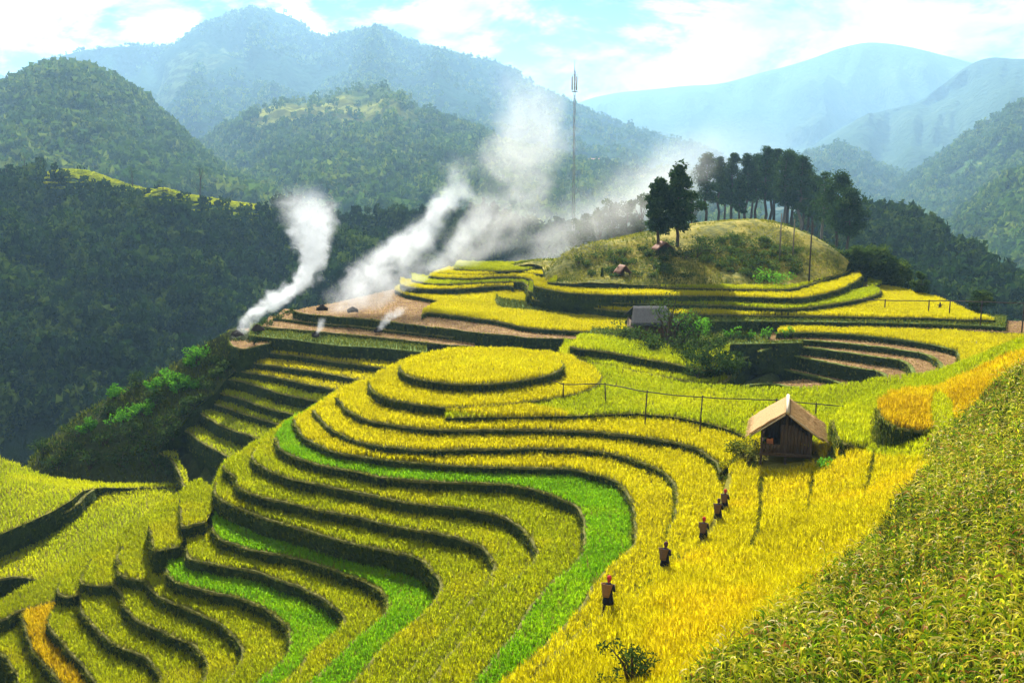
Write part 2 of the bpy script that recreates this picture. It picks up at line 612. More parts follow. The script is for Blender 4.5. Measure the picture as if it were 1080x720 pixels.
A[9] = (-24.60, [(224, 557), (225, 562), (231, 569), (250, 576), (282, 583), (320, 592), (362, 605), (387, 615), (402, 626), (407, 637), (401, 650), (388, 663), (375, 676), (350, 699), (326, 722), (285, 765), (245, 815)])
A[10] = (-25.35, [(195, 578), (196, 584), (201, 590), (225, 596), (262, 602), (300, 613), (330, 627), (350, 640), (360, 651), (356, 665), (335, 683), (300, 717), (255, 760), (215, 815)])
A[11] = (-26.10, [(176, 599), (178, 606), (184, 612), (200, 619), (237, 628), (267, 637), (287, 647), (300, 660), (306, 675), (301, 690), (288, 705), (270, 723), (235, 760), (195, 815)])
A[12] = (-26.90, [(152, 611), (157, 620), (167, 629), (185, 638), (215, 651), (240, 666), (252, 680), (256, 691), (250, 705), (236, 722), (205, 760), (170, 815)])
A[13] = (-27.65, [(121, 617), (126, 628), (131, 638), (138, 650), (152, 660), (175, 668), (200, 680), (214, 691), (219, 702), (214, 718), (195, 745), (160, 800)])
A[14] = (-28.40, [(86, 622), (85, 632), (85, 642), (93, 656), (110, 673), (130, 685), (150, 693), (164, 706), (168, 722), (160, 745), (140, 790)])
A[15] = (-29.15, [(58, 640), (53, 650), (52, 664), (66, 678), (79, 695), (93, 712), (100, 724), (102, 745), (95, 785)])
A[16] = (-29.90, [(30, 641), (22, 648), (24, 662), (32, 682), (47, 702), (63, 722), (72, 745), (70, 785)])
A[17] = (-30.70, [(-300, 690), (-160, 668), (-60, 665), (-25, 672), (0, 690), (18, 715), (28, 745), (25, 780)])
UNDER = [(700, 850), (800, 640), (800, 560), (795, 470)]     # runs inside the near spur

A_CROP = {0: 'bright', 1: 'bright', 2: 'bright', 3: 'bright', 4: 'bright', 5: 'lime', 6: 'olive', 7: 'olive', 8: 'olive', 9: 'lime', 10: 'olive', 11: 'lime', 12: 'olive', 13: 'olive', 14: 'olive', 15: 'olive', 16: 'orange', 17: 'olive'}
slab('A', A[0][1], A[0][0], closed=True, crop='bright', step=0.4, jig=0.1)
slab('A', A[1][1], A[1][0], closed=True, crop='bright', step=0.4, jig=0.1)
slab('A', A[2][1], A[2][0], closure=[(790, 470), (795, 450), (700, 430), (640, 405), (580, 424), (505, 431), (435, 428), (402, 410), (400, 396), (377, 406)], crop='bright', step=0.4)
slab('A', A[3][1], A[3][0], closure=[(700, 595), (730, 620), (800, 560), (795, 470), (672, 440), (530, 442), (435, 432), (389, 412), (365, 413), (345, 424)], crop='bright', step=0.4)
for k in range(4, 18):
    z, lip = A[k]
    up = A[k - 3][1]
    inner = [p for p in up if p[1] < 650 and p[1] == p[1]]
    # the inner edge lies under the terraces above it
    if k == 4:
        inner = [(400, 412), (435, 430), (530, 442), (672, 440)]
    xs = lip[0][0]
    xe = inner[0][0]
    silp = sorted(sil_between(xs + 3, max(xe, xs + 4)), key=lambda p: -p[0])
    if k <= 8:
        und = UNDER
    else:
        und = [(lip[-1][0] + 60, 850)]
        inner = inner[:-2] if len(inner) > 4 else inner
    clo = und + inner[::-1] + silp
    if 10 <= k <= 16:
        clo = und + inner[::-1]
    if k == 17:
        clo = [(200, 800), (140, 680), (60, 660), (40, 640), (0, 650), (-60, 650), (-300, 660)]
    slab('A', lip, z, closure=clo, crop=A_CROP[k], step=0.4, drop=2.6)

# the short stepped plots along the left ridge of that hill
slab('A', [(189, 535), (191, 546), (192, 556), (205, 554), (217, 551.5)], -24.45, closure=[(226, 535), (222, 515), (212, 506), (206, 508), (190, 520)], crop='olive', step=0.3, drop=3)
slab('A', [(159, 558), (160, 570), (163, 581), (175, 579.5), (189, 577)], -25.25, closure=[(200, 560), (196, 540), (190, 521), (180, 526), (165, 535), (157, 542)], crop='olive', step=0.3, drop=3)
slab('A', [(127, 577), (125, 590), (124, 603), (137, 609), (152, 613)], -26.80, closure=[(166, 600), (166, 570), (160, 542), (148, 549), (136, 556), (128, 562)], crop='olive', step=0.3, drop=3)
slab('A', [(96, 590), (90, 602), (86, 613), (100, 618.5), (118, 617)], -27.60, closure=[(132, 605), (132, 580), (128, 562), (118, 568), (105, 576)], crop='olive', step=0.3, drop=3)
slab('A', [(66, 612), (61, 620), (60, 627), (71, 630.5), (84, 627)], -28.35, closure=[(100, 612), (104, 595), (103, 577), (90, 584), (78, 591)], crop='olive', step=0.3, drop=3)
slab('A', [(-40, 660), (0, 654), (20, 645), (40, 640), (60, 632)], -29.75, closure=[(72, 618), (76, 594), (55, 605), (30, 618), (0, 634), (-50, 660)], crop='olive', step=0.4, drop=3)

# --- near spur with the people's path, the field behind the hut and the maize slope on the right
SPUR_EDGE = [(470, 441, -18.85), (530, 440, -18.85), (600, 439, -18.85), (672, 436, -18.85), (710, 439.5, -18.85), (740, 445, -18.85), (772, 454, -18.87), (786, 461, -18.9),
             (790, 474, -19.0), (768, 498, -19.15), (762, 520, -19.2), (750, 543, -19.25), (730, 575, -19.0), (701, 604, -18.4), (663, 632, -18.0), (620, 657, -18.1), (586, 686, -18.5), (532, 724, -18.9), (480, 770, -18.7), (440, 840, -18.2)]
SPUR_B = SPUR_EDGE + [(640, 980, -16.2), (900, 1050, -12.6), (1180, 1050, -11.0), (1500, 800, -9.8), (1500, 480, -9.0), (1300, 400, -9.0), (1130, 362, -11.2),
                      (1085, 356, -12.6), (1072, 361, -13.0), (1050, 370, -13.9), (1020, 381, -15.0), (985, 394, -16.2), (927, 401, -17.0), (892, 407, -17.6), (830, 410.5, -18.2), (775, 409.5, -18.45), (722, 406, -18.5), (685, 397, -18.5), (630, 386, -18.5), (597, 377, -18.55), (560, 380, -18.75), (500, 400, -18.8), (470, 420, -18.85)]
SPUR_C = [(828, 488, -18.75), (870, 500, -18.2), (900, 522, -17.5), (850, 600, -16.6), (800, 650, -16.0), (740, 720, -15.6), (660, 720, -17.1), (600, 760, -17.3), (930, 492, -16.95), (990, 460, -15.4),
          (1080, 400, -12.2), (1080, 560, -12.6), (1080, 720, -12.6), (900, 720, -14.0), (930, 560, -15.2), (1000, 640, -13.6), (900, 428, -17.75), (840, 440, -18.4), (720, 420, -18.7), (630, 410, -18.75), (740, 640, -17.2), (790, 560, -18.3), (990, 520, -14.6), (700, 660, -17.3), (900, 900, -12.9)]
spur = patch('hillside', SPUR_B, SPUR_C, step=0.8, mat=M_SOIL, skirt=5.0, rough=0.04, cx='S')

CORN_EDGE = [(1110, 372), (1080, 392), (1050, 412), (1034, 434), (1012, 450), (992, 470), (972, 500), (950, 532), (925, 560), (895, 592), (868, 620), (840, 645), (805, 672), (770, 695), (740, 712), (725, 728), (690, 780)]
CORN_PX = CORN_EDGE + [(700, 1000), (1000, 1060), (1480, 800), (1480, 420), (1200, 372)]


def surf_at(px, py, p):
    """where the view line through a surveyed point meets a sloping patch"""
    lo, hi = 5.0, 400.0
    r = ray(px, py)
    for _ in range(60):
        mid = 0.5 * (lo + hi)
        P = r * mid
        if P[2] > p['surf'](P[None, :2])[0]:
            lo = mid
        else:
            hi = mid
    P = r * hi
    return P


_ce = smooth_line(np.array([surf_at(x, y, spur)[:2] for x, y in CORN_EDGE]), .35)
_ce = _ce + np.stack([fbm(_ce[:, 0] * .35, _ce[:, 1] * .35, 5, 4), fbm(_ce[:, 0] * .35, _ce[:, 1] * .35, 6, 4)], 1) * .75
CORN_EDGE_XY = _ce
CORN_POLY = np.array(list(_ce) + [at_z(x, y, z)[:2] for x, y, z in [(700, 1000, -15.5), (900, 1050, -12.6), (1180, 1050, -11.0), (1500, 800, -9.8), (1500, 480, -9.0), (1300, 400, -9.0)]])
# raised plots of ripe rice behind the hut
slab('S', [(927, 434), (929, 441), (937, 448), (952, 453), (972, 455), (993, 453), (1006, 446), (1012, 434)], -15.45, closure=[(1008, 418), (985, 412), (955, 414), (935, 419), (926, 427)], crop='orange', drop=3.0, step=0.4)
slab('S', [(878, 446), (880, 456), (884, 464), (896, 470), (914, 471.5), (932, 464)], -17.15, closure=[(945, 450), (945, 425), (930, 415), (905, 424), (886, 434)], crop='gold_y', drop=3.0, step=0.4)

# --- the two low strips beyond the field edge, below the grey shed (H)
slab('H', [(590, 374), (610, 379), (630, 384.5), (660, 390), (690, 396), (735, 404), (755, 405), (769, 400), (774, 391)], (685, 395, 83.5), back=7, crop='yg', drop=2.0)
slab('H', [(600, 366), (612, 368.5), (642, 371.5), (677, 378), (705, 383), (738, 390), (754, 390), (765, 384), (768, 376)], (677, 377, 86.5), back=7, crop='yg', drop=2.6)
slab('H', [(612, 363), (640, 364), (655, 368), (690, 374), (720, 378), (742, 378), (756, 373), (762, 366)], (700, 375, 89.5), back=9, crop='weed', drop=3.2, bund='green')

# --- stubble basin on the right (B)
B0 = [
    ([(740, 420), (760, 413), (790, 406.5), (815, 405), (845, 410)], (830, 404, 94.90), 'stub'),
    ([(745, 400), (765, 396), (785, 388), (800, 383), (815, 386), (835, 392), (872, 400), (888, 405)], (850, 396, 96.26), 'stub'),
    ([(770, 385), (800, 372.5), (826, 372), (842, 376), (885, 385), (914, 389.5), (926, 391.5), (932, 397), (930, 404)], (850, 378, 97.94), 'stub'),
    ([(800, 371), (820, 366), (840, 366), (872, 369), (910, 374.5), (940, 379), (951, 381), (959, 387), (962, 396)], (850, 367, 99.24), 'stub'),
    ([(810, 360), (842, 359), (872, 360.5), (922, 365.5), (960, 370.5), (974, 373), (984, 378), (990, 385), (992, 396)], (850, 359.5, 100.23), 'stub'),
    ([(820, 352), (843, 351), (870, 351.5), (897, 353), (930, 356), (960, 360), (985, 364), (1003, 369), (1010, 373), (1012, 384)], (850, 351, 101.9), 'bright'),
]
for lip, zs, crop in B0:
    slab('B', lip, zs, back=9, crop=crop, drop=2.2, bund='green', bundw=.28, closure=[(lip[-1][0] + 8, lip[-1][1] + 10), (1060, 400), (1160, 380), (1160, 352), (900, lip[2][1] - 12), (lip[0][0] + 5, lip[0][1] - 9)])

# --- broad steps below the wooded knoll (C), from low to high
slab('C', [(728, 372), (740, 367), (755, 364), (775, 363), (800, 362.5), (825, 362), (846, 361.5)], (800, 362.5, 99.0), back=8, crop='weed', drop=3.0, bund='green')
slab('C', [(870, 344), (897, 345), (950, 346), (1000, 348), (1045, 350.5), (1100, 353)], (950, 346, 103.3), back=8, crop='stub', drop=1.6)
slab('C', [(660, 338), (700, 338), (760, 338.5), (810, 339), (860, 339.5), (935, 340.5), (1020, 343), (1060, 345)], (860, 339.5, 104.7), back=7, crop='weed', drop=1.6, bund='green')
slab('C', [(560, 316), (605, 322), (635, 326), (665, 329), (700, 331), (760, 332), (810, 333), (860, 333.5), (910, 334.5), (985, 336), (1017, 337.5), (1030, 337)], (810, 333, 106.6),
     closure=[(1050, 338), (1030, 333), (1010, 324), (985, 314), (952, 306.5), (912, 299.5), (880, 300), (700, 312), (600, 306), (565, 306)], crop='bright', drop=3.4)
slab('C', [(557, 307), (575, 312), (605, 316), (650, 319.5), (700, 321), (760, 322), (810, 325), (845, 325), (885, 320), (910, 315), (926, 311), (928, 306), (915, 301)], (760, 322, 109.5), back=8, crop='yg', drop=1.5)
slab('C', [(563, 302), (580, 306), (605, 309.5), (650, 311.5), (700, 312), (760, 312.5), (810, 314), (847, 314), (880, 307), (897, 300), (908, 293), (908, 289), (898, 286)], (760, 312, 111.0), back=8, crop='bright', drop=1.5)
slab('C', [(578, 298), (600, 299.5), (635, 301), (700, 303), (772, 305), (830, 305), (850, 301), (872, 294), (892, 287.5), (896, 284), (890, 281)], (760, 304.5, 113.0), back=8, crop='olive', drop=1.5)

# --- yellow fields and bays on its smoky left shoulder (G)
slab('G', [(445, 333), (452, 330), (480, 333), (510, 337), (530, 340), (555, 345.5), (605, 349.5), (645, 351), (665, 350)], (480, 333, 112.5),
     closure=[(680, 342), (640, 330), (560, 320), (545, 300), (470, 302), (420, 302), (416, 306), (428, 311), (445, 314), (460, 317), (466, 319), (455, 323), (446, 328)], crop='bright', drop=2.2)
slab('G', [(511, 321), (513, 326), (517, 330), (531, 333), (557, 335), (590, 335), (620, 334)], (531, 333, 113.8), back=7, crop='yg', drop=1.4)
slab('G', [(522, 315.5), (524, 320), (530, 325), (555, 328), (580, 330.5), (612, 333), (640, 333)], (555, 328, 115.0), back=7, crop='weed', drop=1.4, bund='green')
slab('G', [(422, 300.5), (432, 303), (450, 305), (480, 305), (510, 303), (535, 301.5), (541, 303)], (480, 305, 127.5), back=6, crop='bright', drop=1.3)
slab('G', [(434, 296), (450, 299), (470, 300), (500, 299), (530, 297.5), (550, 298), (556, 302), (557, 312)], (480, 300, 129.0), back=6, crop='yg', drop=1.3)
slab('G', [(452, 291.5), (470, 293.5), (495, 294), (530, 292), (552, 293), (562, 297), (566, 306)], (495, 294, 131.0), back=6, crop='bright', drop=1.5)
slab('G', [(463, 288), (480, 290), (505, 290.5), (540, 288.5), (565, 289), (580, 291)], (505, 290.5, 132.5), back=6, crop='bright', drop=1.5)
slab('G', [(478, 284), (492, 285), (520, 286), (545, 285.5), (575, 283), (602, 281)], (520, 286, 134.0), back=9, crop='olive', drop=1.5)

# --- harvested slope with the fires (I) and the strips below it (J)
slab('I', [(310, 328), (316, 330), (330, 332), (355, 334), (400, 338), (430, 342), (467, 346), (500, 350.5), (540, 354), (565, 356.5), (620, 358)], (400, 338, 111.9), closure=[(640, 352), (560, 345), (480, 333), (470, 318), (440, 310), (420, 304), (385, 312), (350, 320), (325, 324)], crop='stub', drop=2.0)
slab('I', [(288, 335.5), (300, 337), (330, 340.5), (370, 343.5), (405, 348), (442, 352), (475, 355.5), (510, 357.5), (560, 361), (610, 362.5)], (405, 348, 110.6), back=8, crop='stub', drop=2.0)
slab('I', [(276, 344.5), (290, 346), (305, 347), (330, 349.5), (370, 353), (417, 358), (467, 363), (500, 366)], (370, 353, 109.3), back=8, crop='stub', drop=2.0)
slab('I', [(262, 354), (285, 356.5), (305, 358), (342, 363), (362, 365), (400, 367), (450, 372)], (305, 358, 108.2), back=8, crop='weed', drop=2.4, bund='green')
slab('I', [(243, 349), (240, 356), (244, 363), (252, 368), (263, 367.5), (275, 364), (285, 362)], (250, 366, 106.5), closure=[(285, 350), (262, 346)], crop='stub', drop=2.4)
J = [
    ([(420, 373), (430, 376), (445, 380)], (425, 375, 106.00)),
    ([(350, 371.5), (365, 371.5), (385, 373), (410, 376), (440, 381)], (385, 373, 105.14)),
    ([(280, 372), (317, 376), (355, 382), (405, 388.5), (425, 391)], (343, 380, 104.28)),
    ([(260, 382), (292, 386.5), (330, 392), (377, 400.5), (395, 404)], (318, 390, 102.99)),
    ([(248, 390.5), (280, 396), (317, 404), (355, 411.5), (375, 416)], (300, 400, 101.70)),
    ([(239, 399.5), (267, 406), (300, 416), (332, 423), (350, 428)], (285, 411, 100.41)),
    ([(229, 414), (255, 421), (280, 430), (307, 437), (325, 443)], (268, 426, 99.12)),
    ([(226, 426), (255, 436), (290, 447), (310, 453)], (260, 437, 98.26)),
    ([(203, 430), (222, 443), (247, 454), (272, 462), (290, 468)], (235, 448, 96.97)),
    ([(186, 449), (198, 456), (210, 465), (240, 482), (255, 490)], (212, 466, 95.68)),
    ([(160, 474), (172, 480), (185, 491), (193, 512), (200, 522)], (182, 488, 94.82)),
]
for lip, zs in J:
    slab('J', lip, zs, back=6, crop='yg_thin' if lip[0][0] < 240 else 'bright_thin', drop=3.0, bund='straw')

# --- lower left field (D)
slab('D', [(-330, 700), (-200, 660), (-60, 622), (0, 611), (20, 609), (40, 612), (70, 618), (120, 612), (160, 590), (215, 540)], -31.6, closure=[(230, 512), (190, 513), (140, 516), (90, 520), (0, 560), (-60, 580), (-330, 620)], crop='olive_y', drop=4.0)
slab('D', [(-330, 660), (-180, 620), (-60, 588), (0, 571.5), (33, 558), (52, 548), (71, 540), (83, 530), (91, 522)], -30.4, closure=[(100, 516), (70, 512), (0, 545), (-60, 560), (-330, 640)], crop=None, top='bund', drop=2.6)
dup = patch('field', [(-330, 650, -29.6), (-180, 611, -29.5), (-80, 584, -29.5), (0, 563.5, -29.5), (33, 549.5, -29.5), (58, 538, -29.6), (76, 527, -29.8), (88, 517.5, -30.1), (110, 514, -30.9), (160, 514, -31.3), (200, 514, -31.4), (190, 511.5, -31.6), (110, 510.5, -31.6), (75, 507, -31.0), (45, 502.5, -30.3), (30, 495, -29.6), (0, 484, -28.6), (-80, 470, -27.5), (-330, 455, -25.5)],
            [(40, 525, -29.4), (20, 510, -29.0), (0, 520, -28.9)], step=0.8, mat=M_SOIL, skirt=4.0, cx='D')

# --- bushy gully slope between the strips and the forest
gul = patch('gully_slope', [(246, 346, None, 112), (240, 352, None, 111), (200, 373, None, 110), (160, 398, None, 109), (100, 428, None, 107), (60, 456, None, 106), (30, 486, None, 105), (20, 510, None, 101), (110, 515, None, 97), (190, 512, None, 94.0), (165, 478, None, 98), (190, 452, None, 99), (205, 432, None, 101), (228, 414, None, 103), (240, 398, None, 105), (262, 381, None, 107), (285, 371, None, 108), (290, 360, None, 110), (275, 352, None, 113)],
            [(180, 420, None, 105), (130, 460, None, 101), (220, 390, None, 107.5)], step=1.2, mat=M_EARTH, skirt=8.0, rough=0.25, cx='U')

# --- the knoll with the pines above the top step
kn = patch('knoll', [(480, 281.5, None, 137), (500, 283.5, None, 138), (540, 283, None, 138), (572, 281.5, None, 136), (574, 288, None, 130), (576, 296, None, 122), (590, 299.2, None, 116.5), (604, 299.5, None, 115.8), (635, 300.3, None, 115), (700, 301.5, None, 114.5), (772, 303.5, None, 114.5), (830, 303, None, 114.5), (850, 299.7, None, 117), (872, 292.7, None, 121.5), (892, 286.2, None, 127.5), (902, 283, None, 134),
                     (900, 281, None, 142), (880, 276, None, 145), (840, 262, None, 158), (780, 252, None, 162), (720, 256, None, 158), (680, 262, None, 150), (640, 268, None, 146), (600, 276, None, 144), (560, 278, None, 144), (500, 283, None, 142)],
           [(600, 264, None, 130), (640, 254, None, 132), (680, 246, None, 134), (720, 239, None, 136), (780, 233, None, 139), (820, 236, None, 139), (850, 246, None, 135), (885, 266, None, 130), (700, 268, None, 124), (780, 270, None, 124), (840, 276, None, 122), (640, 278, None, 124), (700, 290, None, 117.5), (780, 292, None, 117.5), (560, 276, None, 138)], step=1.0, mat=M_SLOPE, skirt=6.0, rough=0.30, cx='K')

# ------------------------------------------------------------------ terrace meshes
TOPM = {'soil': M_SOIL, 'stub': M_STUBBLE, 'bund': M_BUND}


def build_slabs(cx, name):
    """all steps of one hillside are one piece of ground: level treads, leaning banks, a low bund along each lip"""
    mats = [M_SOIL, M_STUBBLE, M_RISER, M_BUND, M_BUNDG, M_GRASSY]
    V, F4, F3, mi4, mi3 = [], [], [], [], []
    nv = 0
    for s in [q for q in SLABS if q['cx'] == cx]:
        poly, z = s['poly'], s['z']
        n = len(poly)
        tg = np.roll(poly, -1, 0) - np.roll(poly, 1, 0)
        nr = np.stack([tg[:, 1], -tg[:, 0]], 1)
        nr /= np.linalg.norm(nr, axis=1)[:, None] + 1e-9
        area = 0.5 * np.sum(poly[:, 0] * np.roll(poly[:, 1], -1) - np.roll(poly[:, 0], -1) * poly[:, 1])
        if area < 0:
            nr = -nr
        s['out'] = nr
        rows = []
        levels = [0.0, 0.12, 0.45, 0.8, 1.0]
        for li, l in enumerate(levels):
            w = s['batter'] * (l ** 0.8)
            x = poly + nr * w
            if 0 < li:
                nz = fbm(poly[:, 0] * 1.6 + li * 7, poly[:, 1] * 1.6, 31 + li, 3) * 0.13
                x = x + nr * nz[:, None]
            rows.append(np.concatenate([x, np.full((n, 1), z - s['drop'] * l)], 1))
        top = rows[0]
        V.append(np.concatenate(rows))
        i = np.arange(n)
        j = (i + 1) % n
        for r in range(len(levels) - 1):
            F4.append(nv + np.stack([r * n + i, (r + 1) * n + i, (r + 1) * n + j, r * n + j], 1))
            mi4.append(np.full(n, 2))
        vs, _, fs, *_ = delaunay_2d_cdt([Vector(p) for p in poly], [], [list(range(n))], 1, 1e-6)
        xy = np.array([(v.x, v.y) for v in vs])
        base = nv + len(levels) * n
        V.append(np.concatenate([xy, np.full((len(xy), 1), z)], 1))
        tri = np.array([list(f) for f in fs if len(f) == 3])
        if len(tri):
            F3.append(base + tri)
            mi3.append(np.full(len(tri), 1 if s['crop'] == 'stub' else (3 if s['top'] == 'bund' else (5 if s['crop'] == 'weed' else 0))))
        nv = base + len(xy)
        # bund along the lip
        L = s['line']
        m = len(L)
        o = nr[:m]
        prof = [(0.025, -0.06), (0.02, 0.03), (-0.03, 0.055), (-0.03 - s['bundw'], 0.045), (-0.07 - s['bundw'], -0.02)]
        br = []
        wv = 1 + 0.9 * vnoise(L[:, 0] * 1.3, L[:, 1] * 1.3, 77)
        for (a, b) in prof:
            br.append(np.concatenate([L + o * a, (z + b * wv)[:, None]], 1))
        V.append(np.concatenate(br))
        i = np.arange(m if s['closed'] else m - 1)
        j = (i + 1) % m
        for r in range(len(prof) - 1):
            F4.append(nv + np.stack([r * m + i, r * m + j, (r + 1) * m + j, (r + 1) * m + i], 1))
            mi4.append(np.full(len(i), 4 if s['bund'] == 'green' else 3))
        nv += len(prof) * m
    me = fast_mesh(name, np.concatenate(V), [np.concatenate(F4), np.concatenate(F3)], mat_idx=np.concatenate(mi4 + mi3), smooth=False)
    return tag(link(name, me, mats), kind='structure')


M_GRASSY = ground_mat('short grass', [(0.3, (.04, .07, .012)), (0.5, (.09, .15, .018)), (0.7, (.18, .24, .03))], 0.8, 7.0, 0.6)
for cx, nm in (('A', 'terraced_hill'), ('S', 'terrace'), ('H', 'terrace'), ('B', 'terrace'), ('C', 'terraced_hill'), ('G', 'terraced_hill'), ('I', 'terraced_hill'), ('J', 'terraced_hill'), ('D', 'terrace')):
    build_slabs(cx, nm)
for p in PATCHES:
    tag(p['obj'], kind='structure')

# ------------------------------------------------------------------ the ground under and beyond the terraces
def base_ground():
    src = []
    for s in SLABS:
        L = s['line'][::6]
        src.append(np.concatenate([L, np.full((len(L), 1), s['z'] - 2.3)], 1))
    for p in PATCHES:
        q = p['poly'][::5]
        src.append(np.concatenate([q, (p['surf'](q) - 3.2)[:, None]], 1))
    src = np.concatenate(src)
    xs = np.concatenate([np.arange(-80, 81, 1.5)])
    ys = np.arange(4, 172, 1.5)
    X, Y = np.meshgrid(xs, ys)
    Q = np.stack([X.ravel(), Y.ravel()], 1)
    Z = np.zeros(len(Q))
    for a in range(0, len(Q), 4000):
        d2 = ((Q[a:a + 4000, None] - src[None, :, :2]) ** 2).sum(2)
        w = 1.0 / (d2 + 0.3) ** 2.2
        zz = (w * src[None, :, 2]).sum(1) / w.sum(1)
        dn = np.sqrt(d2.min(1))
        Z[a:a + 4000] = zz - np.clip(dn - 2.5, 0, 60) * 0.9
    Z += fbm(Q[:, 0] * .2, Q[:, 1] * .2, 8) * 0.25
    FLOOR = -92.0
    Z = np.maximum(Z, FLOOR)
    ny, nx = X.shape
    idx = np.arange(nx * ny).reshape(ny, nx)
    F = np.stack([idx[:-1, :-1], idx[:-1, 1:], idx[1:, 1:], idx[1:, :-1]], -1).reshape(-1, 4)
    V = np.concatenate([Q, Z[:, None]], 1)
    # far sheet: rings out to the horizon, joined loosely under the hills
    n0 = len(V)
    R = 9000.0
    ring = np.array([(-80, 4), (80, 4), (80, 171), (-80, 171)], float)
    far = np.array([(-R, -R), (R, -R), (R, R), (-R, R)])
    V = np.concatenate([V, np.concatenate([ring, np.full((4, 1), FLOOR - 1)], 1), np.concatenate([far, np.full((4, 1), FLOOR - 1)], 1)])
    F2 = np.array([[n0 + a, n0 + (a + 1) % 4, n0 + 4 + (a + 1) % 4, n0 + 4 + a] for a in range(4)] + [[n0, n0 + 1, n0 + 2, n0 + 3]])
    me = fast_mesh('ground', V, [np.concatenate([F, F2])], smooth=True)
    tag(link('ground', me, M_EARTH), kind='structure')


base_ground()

# ------------------------------------------------------------------ crops
def tufts(P, h, nb, lean, width, jitter=0.06, tint0=0.5, tint_var=0.15, droop=0.35):
    """clumps of bent blades standing at P (N,3): returns vertices, quads, triangles, tints"""
    N = len(P)
    M = N * nb
    b = np.repeat(P, nb, 0)
    hh = np.repeat(np.broadcast_to(h, (N,)) * RNG.uniform(.82, 1.16, N), nb) * RNG.uniform(.75, 1.12, M)
    az = RNG.uniform(0, 2 * np.pi, M)
    ln = lean * RNG.uniform(.25, 1.25, M)
    dx, dy = np.cos(az), np.sin(az)
    wz = az + np.pi / 2 + RNG.normal(0, .5, M)
    wx, wy = np.cos(wz) * width * 0.5, np.sin(wz) * width * 0.5
    base = b.copy()
    base[:, 0] += dx * jitter * RNG.uniform(0, 1, M)
    base[:, 1] += dy * jitter * RNG.uniform(0, 1, M)
    mid = base + np.stack([dx * ln * .4, dy * ln * .4, hh * .68], 1)
    tip = base + np.stack([dx * ln * 1.15, dy * ln * 1.15, hh * (1.0 - droop * RNG.uniform(0, 1, M))], 1)
    W = np.stack([wx, wy, np.zeros(M)], 1)
    V = np.stack([base - W * .6, base + W * .6, mid + W, mid - W, tip], 1).reshape(-1, 3)
    i = np.arange(M)[:, None] * 5
    Q = i + np.array([[0, 1, 2, 3]])
    T = i + np.array([[3, 2, 4]])
    t = np.repeat(np.clip(tint0 + RNG.normal(0, tint_var * .6, N), 0, 1), nb) + RNG.normal(0, tint_var, M)
    t = np.repeat(np.clip(t, 0, 1), 5)
    return V, Q, T, t


class Bag:
    """gathers pieces of one crop into one mesh"""
    def __init__(self):
        self.V, self.Q, self.T, self.t, self.n = [], [], [], [], 0

    def add(self, V, Q, T, t):
        self.V.append(V)
        if Q is not None and len(Q):
            self.Q.append(Q + self.n)
        if T is not None and len(T):
            self.T.append(T + self.n)
        self.t.append(t)
        self.n += len(V)

    def build(self, name, mat, parent=None, smooth=False):
        f = ([np.concatenate(self.Q)] if self.Q else []) + ([np.concatenate(self.T)] if self.T else [])
        me = fast_mesh(name, np.concatenate(self.V), f, tint=np.concatenate(self.t), smooth=smooth)
        return link(name, me, mat, parent)


def jitter_grid(poly, sp):
    lo, hi = poly.min(0), poly.max(0)
    gx, gy = np.meshgrid(np.arange(lo[0], hi[0], sp), np.arange(lo[1], hi[1], sp))
    G = np.stack([gx.ravel(), gy.ravel()], 1) + RNG.uniform(-.48, .48, (gx.size, 2)) * sp
    return G[inside(poly, G)]


def in_view(P, m=70):
    q = proj(P)
    return (q[:, 0] > -m * 4.2) & (q[:, 0] < 1080 + m * 5) & (q[:, 1] > 0) & (q[:, 1] < 720 + m * 1.6)


# kind -> material, height, blades, lean, blade width, spacing
CROPS = {
    'bright': (M_BRIGHT, .44, 9, .20, .030, .20), 'bright_thin': (M_BRIGHT, .34, 6, .18, .045, .26),
    'yg': (M_YG, .42, 9, .19, .030, .21), 'yg_thin': (M_YG, .34, 6, .18, .045, .26),
    'olive': (M_OLIVE, .40, 9, .20, .030, .20), 'olive_y': (M_YG, .42, 6, .2, .042, .26),
    'lime': (M_LIME, .34, 9, .17, .030, .18), 'orange': (M_ORANGE, .55, 8, .2, .034, .19),
    'gold_y': (M_YG, .55, 8, .2, .034, .2), 'gold': (M_GOLD, .55, 9, .22, .028, .18),
    'stub': (M_STRAW, .16, 4, .12, .035, .36), 'weed': (M_GRASS, .30, 6, .22, .05, .32),
}
BAGS = {}


def crop_bag(cx, kind):
    return BAGS.setdefault((cx, CROPS[kind][0].name), Bag())


def plant(cx, kind, P):
    m, h, nb, lean, w, sp = CROPS[kind]
    if len(P) == 0:
        return
    hv = h * (1 + 0.16 * fbm(P[:, 0] * .6, P[:, 1] * .6, 61, 3) + .05 * np.sin(P[:, 0] * 4.1 + P[:, 1] * 1.7 + 2 * fbm(P[:, 0] * .2, P[:, 1] * .2, 63, 2)))
    crop_bag(cx, kind).add(*tufts(P, hv, nb, lean, w))


